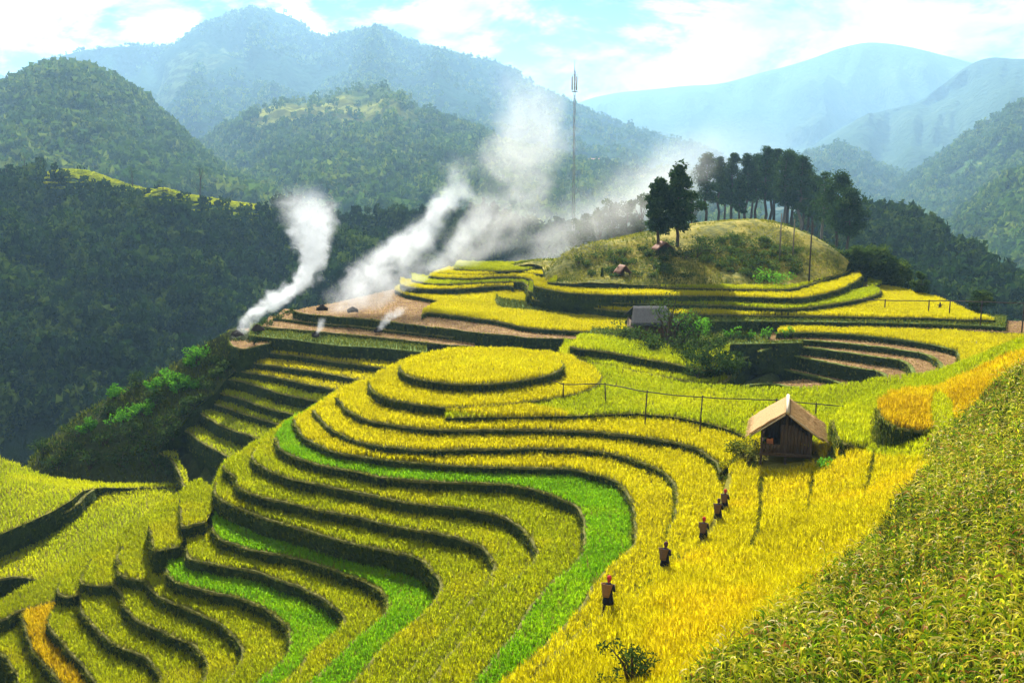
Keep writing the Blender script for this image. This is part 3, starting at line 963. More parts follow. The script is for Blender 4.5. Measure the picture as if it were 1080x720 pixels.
SPUR_SLABS = [s for s in SLABS if s['cx'] == 'S']
for s in SLABS:
    if s['crop'] is None:
        continue
    sp = CROPS[s['crop']][5]
    G = jitter_grid(s['poly'], sp)
    P = np.concatenate([G, np.full((len(G), 1), s['z'])], 1)
    P = P[in_view(P)]
    for q in SLABS:
        if q is not s and q['z'] > s['z'] and len(P):
            lo, hi = q['poly'].min(0) - .3, q['poly'].max(0) + .3
            near = ((P[:, :2] > lo) & (P[:, :2] < hi)).all(1)
            if near.any():
                c = np.zeros(len(P), bool)
                c[near] = inside(q['poly'], P[near, :2]) | (dist_to_line(q['line'], P[near, :2]) < .16)
                P = P[~c]
    for p in PATCHES:
        if p['name'] == 'gully_slope' or not len(P):
            continue
        ins = inside(p['poly'], P[:, :2])
        if ins.any():
            zz = p['surf'](P[ins, :2])
            c = np.zeros(len(P), bool)
            c[ins] = zz > P[ins, 2] - 0.02
            P = P[~c]
    if len(P):
        P = P[dist_to_line(s['line'], P[:, :2]) > (.14 if s['crop'] != 'stub' else .25)]
    plant(s['cx'], s['crop'], P)

# the near spur: yellow-green behind the hut, golden on the slope the people climb
G = jitter_grid(spur['poly'], .185)
P = np.concatenate([G, spur['surf'](G)[:, None]], 1)
P = P[in_view(P)]
P = P[~inside(CORN_POLY, P[:, :2])]
for q in SLABS:
    if q['cx'] in 'AS':
        ins = inside(q['poly'], P[:, :2])
        P = P[~(ins & (P[:, 2] < q['z'] + .02))]
PATHS = [[(803, 505), (802, 520), (800, 556), (792, 580)], [(857, 500), (855, 520), (850, 545)], [(922, 478), (918, 500), (910, 530)], [(640, 650), (612, 668), (590, 690), (560, 720)],
         [(770, 500), (763, 530), (741, 574), (701, 604), (668, 632)], [(872, 490), (884, 466), (878, 448)], [(760, 492), (790, 480), (795, 495)],
         [(855, 486), (875, 490), (900, 473)], [(1005, 398), (1035, 383), (1060, 372)], [(1020, 395), (1050, 380), (1068, 372)]]
keep = np.ones(len(P), bool)
for pl, wd in zip(PATHS, (.16, .12, .14, .2, .2, .3, .5, .3, .25, .25)):
    L = np.array([surf_at(x, y, spur)[:2] for x, y in pl])
    keep &= dist_to_line(smooth_line(L, .5), P[:, :2]) > wd
for pl in PATHS[:3] + PATHS[5:8]:
    L = smooth_line(np.array([surf_at(x, y, spur)[:2] for x, y in pl]), .12)
    k = RNG.integers(0, len(L), len(L) * 3)
    G2 = L[k] + RNG.normal(0, .14, (len(k), 2))
    BAGS.setdefault(('bank', M_GRASS.name), Bag()).add(*tufts(np.concatenate([G2, spur['surf'](G2)[:, None]], 1), .22, 5, .17, .035, tint0=.5))
HUT = surf_at(828, 489, spur)
keep &= np.linalg.norm(P[:, :2] - HUT[:2], axis=1) > 2.0
P = P[keep]
q = proj(P)
far_ = (q[:, 1] < 452 + (q[:, 0] - 700) * 0.10 + 10 * vnoise(P[:, 0] * .3, P[:, 1] * .3, 4)) | (dist_to_line(np.array([surf_at(x, y, spur)[:2] for x, y in [(470, 441), (786, 461)]]), P[:, :2]) < 1)
ORANGE = np.array([surf_at(x, y, spur)[:2] for x, y in [(1006, 447), (1030, 428), (1055, 403), (1082, 388), (1090, 372), (1060, 378), (1040, 388), (1015, 400), (985, 412), (1005, 425)]])
org = inside(ORANGE, P[:, :2])
plant('S', 'orange', P[org])
P, far_ = P[~org], far_[~org]
plant('S', 'yg', P[far_][RNG.uniform(0, 1, far_.sum()) < .8])
plant('S', 'gold', P[~far_])
# uppermost lower-left field
G = jitter_grid(dup['poly'], .27)
P = np.concatenate([G, dup['surf'](G)[:, None]], 1)
plant('D', 'olive_y', P[in_view(P)])
# knoll and gully: rough grass
for p, sp, hh in ((kn, .40, .32), (gul, .42, .5)):
    G = jitter_grid(p['poly'], sp)
    nz = fbm(G[:, 0] * .12, G[:, 1] * .12, 21, 3)
    G = G[(nz + RNG.normal(0, .35, len(G))) > -0.25]
    nzk = fbm(G[:, 0] * .22, G[:, 1] * .22, 29, 3)
    P = np.concatenate([G, p['surf'](G)[:, None]], 1)
    P = P[in_view(P)]
    bag = BAGS.setdefault((p['cx'], M_GRASS.name), Bag())
    bag.add(*tufts(P, hh, 6, .25, .06, jitter=.2, tint0=np.clip(.62 + .38 * nzk, 0, 1) if p is kn else .4))
for p, a, b_ in ((dup, 0, 40), (spur, 0, 60)):
    L = p['poly']
    n = len(L) * 14
    k = RNG.integers(0, len(L), n)
    t = RNG.uniform(0, 1, n)
    G2 = L[k] + RNG.normal(0, .12, (n, 2))
    P = np.concatenate([G2, (p['surf'](L[k]) - .05 - 1.6 * t)[:, None]], 1)
    P = P[in_view(P)]
    BAGS.setdefault(('bank', M_GRASS.name), Bag()).add(*tufts(P, .26, 6, .24, .04, tint0=.4))
# weeds and grass hanging on the banks
for s in SLABS:
    L, z = s['line'], s['z']
    if not in_view(np.concatenate([L, np.full((len(L), 1), z)], 1)).any():
        continue
    n = int(len(L) * (12.0 if s['cx'] == 'A' else (22.0 if s['cx'] == 'S' else 6.0)))
    k = RNG.integers(0, len(L), n)
    t = RNG.uniform(.03, 1, n) ** 1.3
    P = np.concatenate([L[k] + s['out'][:len(L)][k] * (s['batter'] * t ** .8)[:, None] + RNG.normal(0, .12, (n, 2)) * 0.3, (z - s['drop'] * t * .55 - .08)[:, None]], 1)
    bag = BAGS.setdefault(('bank', M_GRASS.name), Bag())
    bag.add(*tufts(P, .26 if s['cx'] != 'S' else .42, 5, .21, .035, tint0=.45, tint_var=.2))
    n = int(len(L) * 2.2)
    k = RNG.integers(0, len(L), n)
    wild = fbm(L[k, 0] * .8, L[k, 1] * .8, 71, 3) + RNG.normal(0, .3, n) > .05
    P = np.concatenate([L[k] + RNG.normal(0, .05, (n, 2)), np.full((n, 1), z)], 1)[wild]
    if len(P):
        bag.add(*tufts(P, .20, 6, .20, .03, tint0=.75))

NAMES = {'bright yellow rice': 'golden_rice', 'golden rice': 'golden_rice', 'yellow green rice': 'ripening_rice', 'olive rice': 'ripening_rice', 'lime rice': 'green_rice', 'orange rice': 'orange_rice', 'straw stubble': 'stubble', 'rough grass': 'grass'}
WHERE = {'A': 'on the stepped hill with the round top', 'S': 'on the near slope around the open hut', 'H': 'on the strips below the grey shed', 'B': 'in the stubble basin right of the shed', 'C': 'on the broad steps below the pine knoll',
         'G': 'on the smoky shoulder left of the knoll', 'I': 'on the harvested slope with the fires', 'J': 'on the narrow strips left of the round hill', 'D': 'in the lower left corner field', 'K': 'on the knoll under the pines', 'U': 'in the gully by the dark forest', 'bank': 'hanging on the terrace banks'}
KINDW = {'golden_rice': 'ripe golden yellow rice', 'ripening_rice': 'ripening yellow green rice', 'green_rice': 'bright lime green young rice', 'orange_rice': 'overripe orange rice', 'stubble': 'short pale rice stubble', 'grass': 'rough grass and weeds'}
for (cx, mn), bag in BAGS.items():
    nm = NAMES[mn]
    if bag.n:
        lab = KINDW[nm] + ' ' + WHERE[cx]
        if (cx, mn) == ('S', 'yellow green rice'):
            lab = 'yellow green rice in the field behind the open hut and rail'
        if (cx, mn) == ('S', 'golden rice'):
            lab = 'tall golden rice on the slope the walkers cross'
        tag(bag.build(nm, MATS[mn]), lab, nm.replace('_', ' ').split()[-1], kind='stuff')

# ------------------------------------------------------------------ maize
def maize(seed):
    r = np.random.default_rng(seed)
    V, Q, T, t = [], [], [], []
    n = 0
    H = r.uniform(1.35, 1.95)
    bend = r.normal(0, .10, 2)
    zz = np.linspace(0, H, 5)
    ax = np.stack([bend[0] * (zz / H) ** 2, bend[1] * (zz / H) ** 2, zz], 1)
    rad = np.linspace(.016, .007, 5)
    for a, rr in zip(ax, rad):
        for k in range(3):
            V.append(a + np.array([math.cos(k * 2.09), math.sin(k * 2.09), 0]) * rr)
    for i in range(4):
        for k in range(3):
            Q.append([i * 3 + k, i * 3 + (k + 1) % 3, i * 3 + 3 + (k + 1) % 3, i * 3 + 3 + k])
    st = r.uniform(.35, .85)
    t += [st] * 15
    n = 15
    nl = r.integers(8, 12)
    az = r.uniform(0, 6.28)
    dry = r.uniform(0, 1)
    for i in range(nl):
        f = (i + 1) / (nl + 1)
        z0 = H * (.15 + .8 * f)
        a = az + i * math.pi + r.normal(0, .5)
        L = r.uniform(.5, .85) * (1.1 - .5 * abs(f - .5))
        up = r.uniform(.45, 1.15)
        w = r.uniform(.045, .075)
        p = np.array([bend[0] * (z0 / H) ** 2, bend[1] * (z0 / H) ** 2, z0])
        ang = up
        d = np.array([math.cos(a), math.sin(a), 0])
        side = np.array([-math.sin(a), math.cos(a), 0])
        pts = [p.copy()]
        for k in range(4):
            p = p + (d * math.cos(ang) + np.array([0, 0, math.sin(ang)])) * L / 4
            ang -= r.uniform(.35, .75)
            pts.append(p.copy())
        wd = [w * .5, w, w * .9, w * .6]
        tw = r.normal(0, .35)
        for k in range(4):
            s2 = side * wd[k] * .5 + np.array([0, 0, wd[k] * .5 * tw])
            V.append(pts[k] - s2)
            V.append(pts[k] + s2)
        V.append(pts[4])
        for k in range(3):
            Q.append([n + 2 * k, n + 2 * k + 1, n + 2 * k + 3, n + 2 * k + 2])
        T.append([n + 6, n + 7, n + 8])
        u = r.uniform()
        if u < .50 - .2 * dry:
            tt = r.uniform(.1, .42)
        elif u < .80 - .15 * dry:
            tt = r.uniform(.45, .66)
        elif u < .95:
            tt = r.uniform(.68, .93)
        else:
            tt = r.uniform(.96, 1)
        t += [tt] * 7 + [min(1, tt + .1)] * 2
        n += 9
    # tassel
    for k in range(5):
        a = r.uniform(0, 6.28)
        top = np.array([bend[0], bend[1], H])
        e = top + np.array([math.cos(a) * .1, math.sin(a) * .1, r.uniform(.12, .25)])
        V += [top + np.array([.008, 0, 0]), top - np.array([.008, 0, 0]), e]
        T.append([n, n + 1, n + 2])
        t += [r.uniform(.7, .85)] * 3
        n += 3
    return np.array(V), np.array(Q), np.array(T), np.array(t)


MAIZE = [maize(100 + i) for i in range(10)]
MAIZE_ME = [fast_mesh('maize_plant', v, [q_, t_], tint=c) for v, q_, t_, c in MAIZE]
for me in MAIZE_ME:
    me.materials.append(M_CORN)
G = jitter_grid(CORN_POLY, .38)
P = np.concatenate([G, spur['surf'](G)[:, None]], 1)
P = P[in_view(P, 130)]
for q in SPUR_SLABS:
    P = P[~(inside(q['poly'], P[:, :2]) & (P[:, 2] < q['z'] + .3))]
ed = dist_to_line(CORN_EDGE_XY, P[:, :2])
P = P[ed > .9 * (fbm(P[:, 0] * .45, P[:, 1] * .45, 51, 3) + .4)]
depth = P[:, 1]
qq = proj(P + np.array([0, 0, 1.0]))
vis = (qq[:, 0] > 2) & (qq[:, 0] < 1078) & (qq[:, 1] < 716)
order = np.argsort(depth + np.where(vis, 0, 1000))
P = P[order]
for i in range(min(300, len(P))):
    o = bpy.data.objects.new('maize_plant', MAIZE_ME[i % 10])
    COL.objects.link(o)
    o.location = P[i]
    o.rotation_euler = (0, 0, float(RNG.uniform(0, 6.28)))
    s_ = float(RNG.uniform(.55, 1.0))
    o.scale = (s_, s_, s_)
    tag(o, 'tall maize plant with drying green and straw leaves, in the nearest rows at lower right', 'maize plant', 'maize plants at the near edge of the maize slope')
bag = Bag()
for i in range(300, len(P)):
    v, q_, t_, c = MAIZE[i % 10]
    a = RNG.uniform(0, 6.28)
    R = np.array([[math.cos(a), -math.sin(a), 0], [math.sin(a), math.cos(a), 0], [0, 0, 1]])
    bag.add((v * RNG.uniform(.48, .82)) @ R.T + P[i], q_, t_, c)
tag(bag.build('maize_field', M_CORN), 'dense drying maize covering the slope on the right', 'maize', kind='stuff')
G = jitter_grid(CORN_POLY, .27)
P = np.concatenate([G, spur['surf'](G)[:, None]], 1)
P = P[in_view(P, 120)]
b2 = Bag()
b2.add(*tufts(P, .62 * (1 + .3 * fbm(P[:, 0] * .5, P[:, 1] * .5, 90, 2)), 8, .36, .06, jitter=.15, tint0=.5, tint_var=.28))
tag(b2.build('undergrowth', M_GRASS), 'weedy green undergrowth between the maize plants', 'undergrowth', kind='stuff')

# ------------------------------------------------------------------ hills and mountains
def crowns(nv, ntri, size, squash, seed, radial=.6):
    """tree crowns as clouds of small leaf-clump faces; several shapes, unit radius, standing on z = 0"""
    out = []
    r = np.random.default_rng(seed)
    for v in range(nv):
        blobs = [(np.zeros(3), 1.0)] + [(r.normal(0, .45, 3) * np.array([1, 1, .8]), r.uniform(.4, .65)) for _ in range(4)]
        pts, nrm = [], []
        for k in range(ntri):
            c, rad = blobs[r.integers(0, len(blobs))]
            d = r.normal(0, 1, 3)
            d[2] = d[2] * .9 + .25
            d /= np.linalg.norm(d)
            pts.append(c * .8 + d * rad * r.uniform(.62, 1.0) * .75)
            nrm.append(d)
        pts, nrm = np.array(pts), np.array(nrm)
        nrm = nrm * radial + r.normal(0, 1, nrm.shape) * (1 - radial)
        nrm /= np.linalg.norm(nrm, axis=1)[:, None]
        a = np.cross(nrm, r.normal(0, 1, nrm.shape))
        a /= np.linalg.norm(a, axis=1)[:, None] + 1e-9
        b = np.cross(nrm, a)
        s = size * r.uniform(.6, 1.35, (len(pts), 1))
        V = np.stack([pts + a * s, pts - a * s * .6 + b * s * .8, pts - a * s * .6 - b * s * .8], 1)
        V[..., 2] = V[..., 2] * squash + squash * .85
        t = np.clip(r.normal(.45, .2, len(pts)), 0, 1)
        out.append((V.reshape(-1, 3), np.repeat(t, 3)))
    return out


CROWN_FINE = crowns(7, 170, .17, 1.25, 5)
CROWN_MID = crowns(6, 60, .27, 1.2, 6)
CROWN_FAR = crowns(5, 22, .44, 1.1, 8, radial=.8)


def plant_wood(name, label, P, R, lod, mat, tint_shift=None, group=None):
    """a wood too dense to count: one mesh"""
    V, t = [], []
    k = RNG.integers(0, len(lod), len(P))
    for v in range(len(lod)):
        m = np.where(k == v)[0]
        if not len(m):
            continue
        cv, ct = lod[v]
        a = RNG.uniform(0, 6.283, len(m))
        ca, sa = np.cos(a)[:, None], np.sin(a)[:, None]
        hz = RNG.uniform(.8, 1.35, len(m))[:, None]
        X = cv[None, :, 0] * ca - cv[None, :, 1] * sa
        Y = cv[None, :, 0] * sa + cv[None, :, 1] * ca
        Z = cv[None, :, 2] * hz + 0 * X
        W = np.stack([X, Y, Z], 2) * R[m][:, None, None] + P[m][:, None, :]
        V.append(W.reshape(-1, 3))
        tt = ct[None] + RNG.normal(0, .2, len(m))[:, None] + (.22 * fbm(P[m, 0] / (R.mean() * 9), P[m, 1] / (R.mean() * 9), 41, 3))[:, None]
        if tint_shift is not None:
            tt = tt + tint_shift[m][:, None]
        t.append(np.clip(tt, 0, 1).ravel())
    V, t = np.concatenate(V), np.concatenate(t)
    F = np.arange(len(V)).reshape(-1, 3)
    o = link(name, fast_mesh(name, V, [F], tint=t), mat)
    return tag(o, label, 'forest', kind='stuff')


def hill(name, rows, mat, ncol=160, nrow=40, amp=6.0, nscale=120.0, gully=.05, seed=1, back=1.0, lump=0.0, lump_s=8.0):
    """rows of surveyed lines (px, py, distance) from the crest down to the foot"""
    rows = [np.array(r, float) for r in rows]
    x0 = max(r[0, 0] for r in rows) if False else min(r[0, 0] for r in rows)
    x1 = max(r[-1, 0] for r in rows)
    us = np.linspace(x0, x1, ncol)
    C = []
    for r in rows:
        rs = smooth_line(np.concatenate([r, np.zeros((len(r), 0))], 1), 4.0)
        o = np.argsort(rs[:, 0])
        py = np.interp(us, rs[o, 0], rs[o, 1])
        dd = np.interp(us, rs[o, 0], rs[o, 2])
        C.append(np.array([at_d(u, y, d) for u, y, d in zip(us, py, dd)]))
    crest = C[0]
    dist = np.linalg.norm(crest, axis=1)
    bk = crest.copy()
    bk[:, :2] *= (1 + .10 * back)
    drop = np.abs(crest[:, 2] - C[-1][:, 2]) * .55 + .03 * dist
    bk[:, 2] -= drop
    bk2 = crest.copy()
    bk2[:, :2] *= (1 + .22 * back)
    bk2[:, 2] = np.minimum(bk[:, 2] - drop, -60)
    foot = C[-1].copy()
    foot[:, :2] *= .9
    foot[:, 2] = np.minimum(foot[:, 2] - .08 * dist - 6, -93)
    ctrl = np.stack([bk2, bk] + C + [foot])        # K, ncol, 3
    K = len(ctrl)
    wseg = [4, 6] + [nrow] * (len(C) - 1) + [6]
    grid, w = [], []
    for k in range(K - 1):
        p0, p1, p2, p3 = ctrl[max(k - 1, 0)], ctrl[k], ctrl[k + 1], ctrl[min(k + 2, K - 1)]
        for t in np.linspace(0, 1, wseg[k], endpoint=False):
            cr = 0.5 * ((2 * p1) + (-p0 + p2) * t + (2 * p0 - 5 * p1 + 4 * p2 - p3) * t * t + (-p0 + 3 * p1 - 3 * p2 + p3) * t ** 3)
            ln = p1 * (1 - t) + p2 * t
            grid.append(ln * .5 + cr * .5 if k >= 2 else ln)
            w.append(min(1.0, (k + t - 2) * 2.5) if k >= 2 else min(1.0, (2 - k - t) * .5))
    grid.append(ctrl[-1])
    w.append(1.0)
    G = np.stack(grid)
    w = np.array(w)[:, None]
    nr = len(G)
    # spurs and gullies run down the slope: push the ground nearer or farther
    uu = np.linspace(0, 1, ncol)[None] * (x1 - x0) / 46.0
    rr = np.arange(nr)[:, None] / nr * 2.0
    g = fbm(uu + 0 * rr, rr + 0 * uu, seed * 13, 4)
    G[:, :, :2] *= (1 + gully * g * np.clip(w, 0, 1))[:, :, None]
    X, Y = G[:, :, 0], G[:, :, 1]
    G[:, :, 2] += amp * fbm(X / nscale, Y / nscale, seed, 5) * (0.12 + .88 * np.clip(w, 0, 1))
    if lump:
        G[:, :, 2] += lump * np.abs(fbm(X / lump_s, Y / lump_s, seed + 5, 2))
    idx = np.arange(nr * ncol).reshape(nr, ncol)
    F = np.stack([idx[:-1, :-1], idx[1:, :-1], idx[1:, 1:], idx[:-1, 1:]], -1).reshape(-1, 4)
    o = link(name, fast_mesh(name, G.reshape(-1, 3), [F], smooth=True), mat)
    tag(o, kind='structure')
    first = 10
    return dict(G=G, first=first, obj=o)


def scatter_hill(h, n, keep=None, lo=None, hi=None, crest_only=False):
    """points on the face of a hill, spread by true area, kept where the photograph could see them"""
    G = h['G']
    a = h['first'] - 1
    b = len(G) - 7
    if crest_only:
        b = a + 3
    S = G[a:b]
    A_, B_, C_ = S[:-1, :-1], S[1:, :-1], S[:-1, 1:]
    ar = np.linalg.norm(np.cross(B_ - A_, C_ - A_), axis=2).ravel()
    ctr = A_.reshape(-1, 3)
    q = proj(ctr)
    ok = (q[:, 0] > -40) & (q[:, 0] < 1120)
    ar = ar * ok
    k = RNG.choice(len(ar), n, p=ar / ar.sum())
    s, t = RNG.uniform(0, 1, (2, n))
    a0, b0, c0 = A_.reshape(-1, 3)[k], B_.reshape(-1, 3)[k], C_.reshape(-1, 3)[k]
    P = a0 + (b0 - a0) * s[:, None] + (c0 - a0) * t[:, None]
    if keep is not None:
        P = P[keep(proj(P), P)]
    return P


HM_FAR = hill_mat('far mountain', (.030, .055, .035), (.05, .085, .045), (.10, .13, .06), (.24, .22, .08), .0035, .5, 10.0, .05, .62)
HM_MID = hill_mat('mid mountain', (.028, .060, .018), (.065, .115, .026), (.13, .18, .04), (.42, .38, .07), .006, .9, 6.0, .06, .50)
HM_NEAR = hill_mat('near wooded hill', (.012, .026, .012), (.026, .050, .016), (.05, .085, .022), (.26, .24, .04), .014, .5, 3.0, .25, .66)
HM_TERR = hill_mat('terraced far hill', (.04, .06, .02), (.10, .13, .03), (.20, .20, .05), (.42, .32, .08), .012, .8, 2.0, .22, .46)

# right-hand ranges
hill('mountain', [[(540, 135, 5655), (590, 118, 5655), (620, 105, 5655), (650, 98, 5655), (680, 95, 5582), (720, 91, 5510), (760, 88, 5365), (800, 78, 5220), (850, 64, 5075), (890, 50, 5002), (920, 45, 4930), (960, 50, 4930), (1000, 60, 4930), (1050, 72, 4930), (1150, 85, 5075), (1320, 70, 5220)],
                  [(540, 160, 4350), (700, 140, 4350), (860, 120, 4060), (1000, 125, 4060), (1320, 130, 4205)],
                  [(540, 200, 3480), (800, 190, 3335), (1000, 190, 3335), (1320, 195, 3480)]], HM_FAR, 200, 34, 22, 330, .07, 3)
hill('mountain', [[(620, 180, 4320), (700, 162, 4320), (760, 150, 4320), (790, 146, 4240), (830, 152, 4160), (880, 160, 4000), (930, 170, 3840)],
                  [(620, 215, 3040), (760, 205, 3040), (930, 210, 3040)]], HM_FAR, 120, 26, 12, 260, .06, 9)
hill('mountain', [[(800, 190, 3675), (840, 168, 3675), (870, 146, 3675), (900, 128, 3587), (930, 117, 3500), (965, 108, 3412), (990, 92, 3325), (1020, 70, 3325), (1045, 61, 3325), (1080, 62, 3325), (1140, 56, 3325), (1300, 75, 3412)],
                  [(800, 205, 2975), (900, 160, 2800), (1000, 140, 2625), (1080, 130, 2450), (1300, 140, 2450)],
                  [(800, 235, 2450), (900, 215, 2275), (1000, 200, 2012), (1080, 190, 1925), (1300, 200, 1925)]], HM_FAR, 170, 34, 16, 190, .08, 4)
h_rg = hill('hill', [[(880, 240, 1955), (930, 208, 1870), (950, 192, 1836), (970, 182, 1785), (1000, 162, 1700), (1030, 140, 1666), (1060, 122, 1615), (1090, 108, 1581), (1150, 92, 1530), (1320, 80, 1530)],
             [(880, 262, 1530), (960, 232, 1394), (1030, 200, 1292), (1090, 170, 1224), (1320, 150, 1190)],
             [(880, 300, 1088), (960, 280, 952), (1030, 270, 884), (1090, 262, 850), (1320, 250, 850)]], HM_MID, 170, 34, 9, 80, .08, 6, lump=3, lump_s=14)
h_dk = hill('hill', [[(790, 215, 2210), (830, 186, 2176), (850, 166, 2142), (870, 157, 2125), (885, 155, 2125), (900, 160, 2108), (920, 172, 2091), (945, 184, 2040), (980, 198, 2006), (1010, 212, 1955)],
             [(790, 235, 1700), (880, 205, 1666), (950, 215, 1632), (1010, 228, 1615)],
             [(790, 262, 1292), (880, 255, 1258), (1010, 262, 1224)]], HM_NEAR, 110, 30, 6, 70, .05, 7, lump=3, lump_s=14)
h_rd = hill('hill', [[(960, 300, 960), (985, 262, 960), (1000, 246, 960), (1020, 226, 945), (1045, 206, 930), (1070, 192, 900), (1100, 176, 885), (1180, 150, 840), (1320, 130, 810)],
             [(960, 325, 750), (1020, 290, 705), (1070, 262, 660), (1180, 240, 645), (1320, 230, 630)],
             [(960, 352, 585), (1070, 345, 510), (1320, 330, 480)]], HM_NEAR, 130, 34, 5, 50, .06, 12, lump=2, lump_s=9)
h_kn = hill('terraced_hill', [[(880, 236, 470), (893, 224, 470), (906, 214, 468), (918, 214.5, 466), (932, 219, 462), (944, 224, 458), (954, 231, 454), (962, 242, 450)],
             [(880, 252, 420), (906, 240, 415), (940, 244, 410), (962, 256, 408)]], HM_TERR, 60, 20, 0.8, 18, .02, 2)
h_rs = hill('hill', [[(840, 250, 360), (880, 240, 358), (905, 238, 355), (935, 239, 348), (955, 241, 338), (975, 251, 328), (992, 265, 318), (1012, 279, 310), (1032, 291, 302), (1055, 304, 293), (1075, 314, 286), (1100, 330, 278), (1130, 352, 272)],
             [(840, 290, 300), (930, 285, 290), (995, 305, 275), (1055, 330, 261), (1130, 380, 254)],
             [(840, 340, 255), (930, 335, 249), (1000, 360, 239), (1130, 410, 232)]], HM_NEAR, 90, 30, 3, 35, .03, 15)

# left-hand ranges
hill('mountain', [[(-120, 60, 4320), (-40, 64, 4320), (0, 78, 4320), (18, 88, 4320), (40, 110, 4320)], [(-120, 150, 3360), (40, 150, 3360)]], HM_FAR, 50, 26, 14, 200, .05, 21)
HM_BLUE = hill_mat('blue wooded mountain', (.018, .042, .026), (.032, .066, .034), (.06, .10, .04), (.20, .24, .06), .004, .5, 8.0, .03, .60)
h_lm = hill('mountain', [[(-160, 130, 3412), (-60, 110, 3412), (0, 92, 3377), (20, 82, 3377), (50, 65, 3360), (85, 55, 3360), (115, 51, 3360), (150, 50, 3360), (185, 49, 3360), (210, 31, 3377), (240, 18, 3395), (262, 13, 3395), (278, 12, 3395), (300, 17, 3377), (318, 26, 3360), (332, 39, 3325), (345, 43, 3290), (370, 38, 3220), (388, 34, 3185), (402, 32, 3167), (420, 40, 3150), (445, 50, 3115), (470, 58, 3062), (500, 62, 3010), (525, 66, 2975), (545, 78, 2940), (570, 94, 2887), (600, 110, 2835), (640, 128, 2765), (680, 142, 2695), (715, 152, 2625), (745, 160, 2572), (800, 178, 2502), (860, 200, 2450)],
             [(-160, 150, 2712), (60, 105, 2625), (180, 95, 2590), (260, 80, 2555), (340, 92, 2450), (400, 88, 2362), (480, 105, 2275), (560, 130, 2187), (700, 172, 2100), (860, 215, 2012)],
             [(-160, 190, 2100), (100, 160, 2012), (260, 135, 1890), (400, 130, 1715), (560, 165, 1610), (700, 195, 1575), (860, 230, 1575)],
             [(-160, 240, 1575), (260, 210, 1400), (560, 220, 1225), (860, 250, 1225)]], HM_BLUE, 300, 32, 16, 130, .09, 5, lump=4, lump_s=16)
h_lg = hill('hill', [[(-140, 130, 1064), (-60, 112, 1064), (-10, 102, 1057), (15, 92, 1050), (40, 82, 1043), (62, 78, 1043), (80, 78, 1043), (100, 83, 1036), (125, 95, 1029), (150, 111, 1014), (175, 132, 1000), (195, 152, 986), (212, 170, 972), (240, 192, 951), (290, 205, 923)],
             [(-140, 160, 868), (0, 140, 854), (80, 125, 847), (150, 150, 840), (210, 186, 826), (290, 215, 812)],
             [(-140, 215, 658), (80, 205, 651), (290, 228, 658)]], HM_NEAR, 150, 36, 4, 45, .05, 8, lump=2, lump_s=9)
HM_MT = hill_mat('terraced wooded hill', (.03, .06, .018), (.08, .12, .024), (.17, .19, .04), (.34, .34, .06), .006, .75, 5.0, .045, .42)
h_mt = hill('terraced_hill', [[(160, 190, 1500), (200, 165, 1500), (235, 140, 1485), (262, 122, 1470), (290, 113, 1455), (330, 108, 1440), (365, 98, 1425), (395, 93, 1410), (415, 97, 1395), (440, 113, 1380), (465, 127, 1365), (500, 140, 1350), (540, 156, 1320), (600, 172, 1290), (660, 182, 1260), (740, 192, 1245), (800, 205, 1230)],
             [(160, 205, 1200), (260, 160, 1185), (340, 145, 1170), (420, 140, 1140), (500, 165, 1110), (640, 200, 1050), (800, 220, 1050)],
             [(160, 235, 840), (300, 215, 810), (420, 205, 780), (560, 220, 750), (800, 250, 750)],
             [(160, 275, 645), (420, 255, 630), (800, 285, 630)]], HM_MT, 230, 32, 6, 60, .06, 10, lump=2, lump_s=10)
h_nf = hill('hill', [[(-140, 186, 430), (-40, 189, 425), (0, 193, 420), (30, 189, 415), (60, 180, 410), (85, 181, 408), (110, 188, 405), (150, 198, 400), (200, 205, 395), (245, 212, 392), (290, 220, 390), (330, 235, 388), (380, 240, 385), (430, 236, 382), (480, 234, 380), (540, 242, 378), (600, 254, 372), (680, 264, 365), (760, 272, 360)],
             [(-140, 250, 340), (60, 250, 335), (200, 262, 330), (330, 285, 325), (480, 285, 320), (760, 300, 310)],
             [(-140, 340, 275), (60, 345, 270), (200, 350, 268), (330, 350, 270), (760, 370, 260)],
             [(-140, 470, 225), (60, 470, 222), (200, 450, 225), (330, 420, 235), (760, 430, 225)]], HM_NEAR, 190, 34, 5, 40, .05, 11)

# woods
def view_keep(y0, y1, x0=-30, x1=1110, thin=None):
    def f(q, P):
        k = (q[:, 0] > x0) & (q[:, 0] < x1) & (q[:, 1] > y0) & (q[:, 1] < y1)
        if thin is not None:
            k &= thin(q, P)
        return k
    return f


def clear_nf(q, P):
    # a terraced clearing runs along the top of the dark wood, and a bare track down it
    c = np.interp(q[:, 0], [45, 80, 110, 150, 200, 290], [181, 184, 191, 200, 208, 221])
    strip = (q[:, 0] > 45) & (q[:, 0] < 290) & (q[:, 1] > c - 9) & ((q[:, 1] < c + 7) | ((q[:, 1] < c + 24) & (RNG.uniform(0, 1, len(q)) < .86)))
    track = np.abs(q[:, 0] - np.interp(q[:, 1], [250, 300, 360, 400], [121, 127, 138, 136])) < 2.5
    pad = ((q[:, 0] - 200) / 55) ** 2 + ((q[:, 1] - 365) / 12) ** 2 < 1
    return ~(strip | track | pad)


def nf_tint(P):
    q = proj(P)
    # the wood is paler toward the stream at lower left, with odd pale trees among the dark ones
    return np.clip((q[:, 1] - 380) / 120, 0, 1) * .45 * (q[:, 0] < 120) + .45 * (RNG.uniform(0, 1, len(q)) < .06)


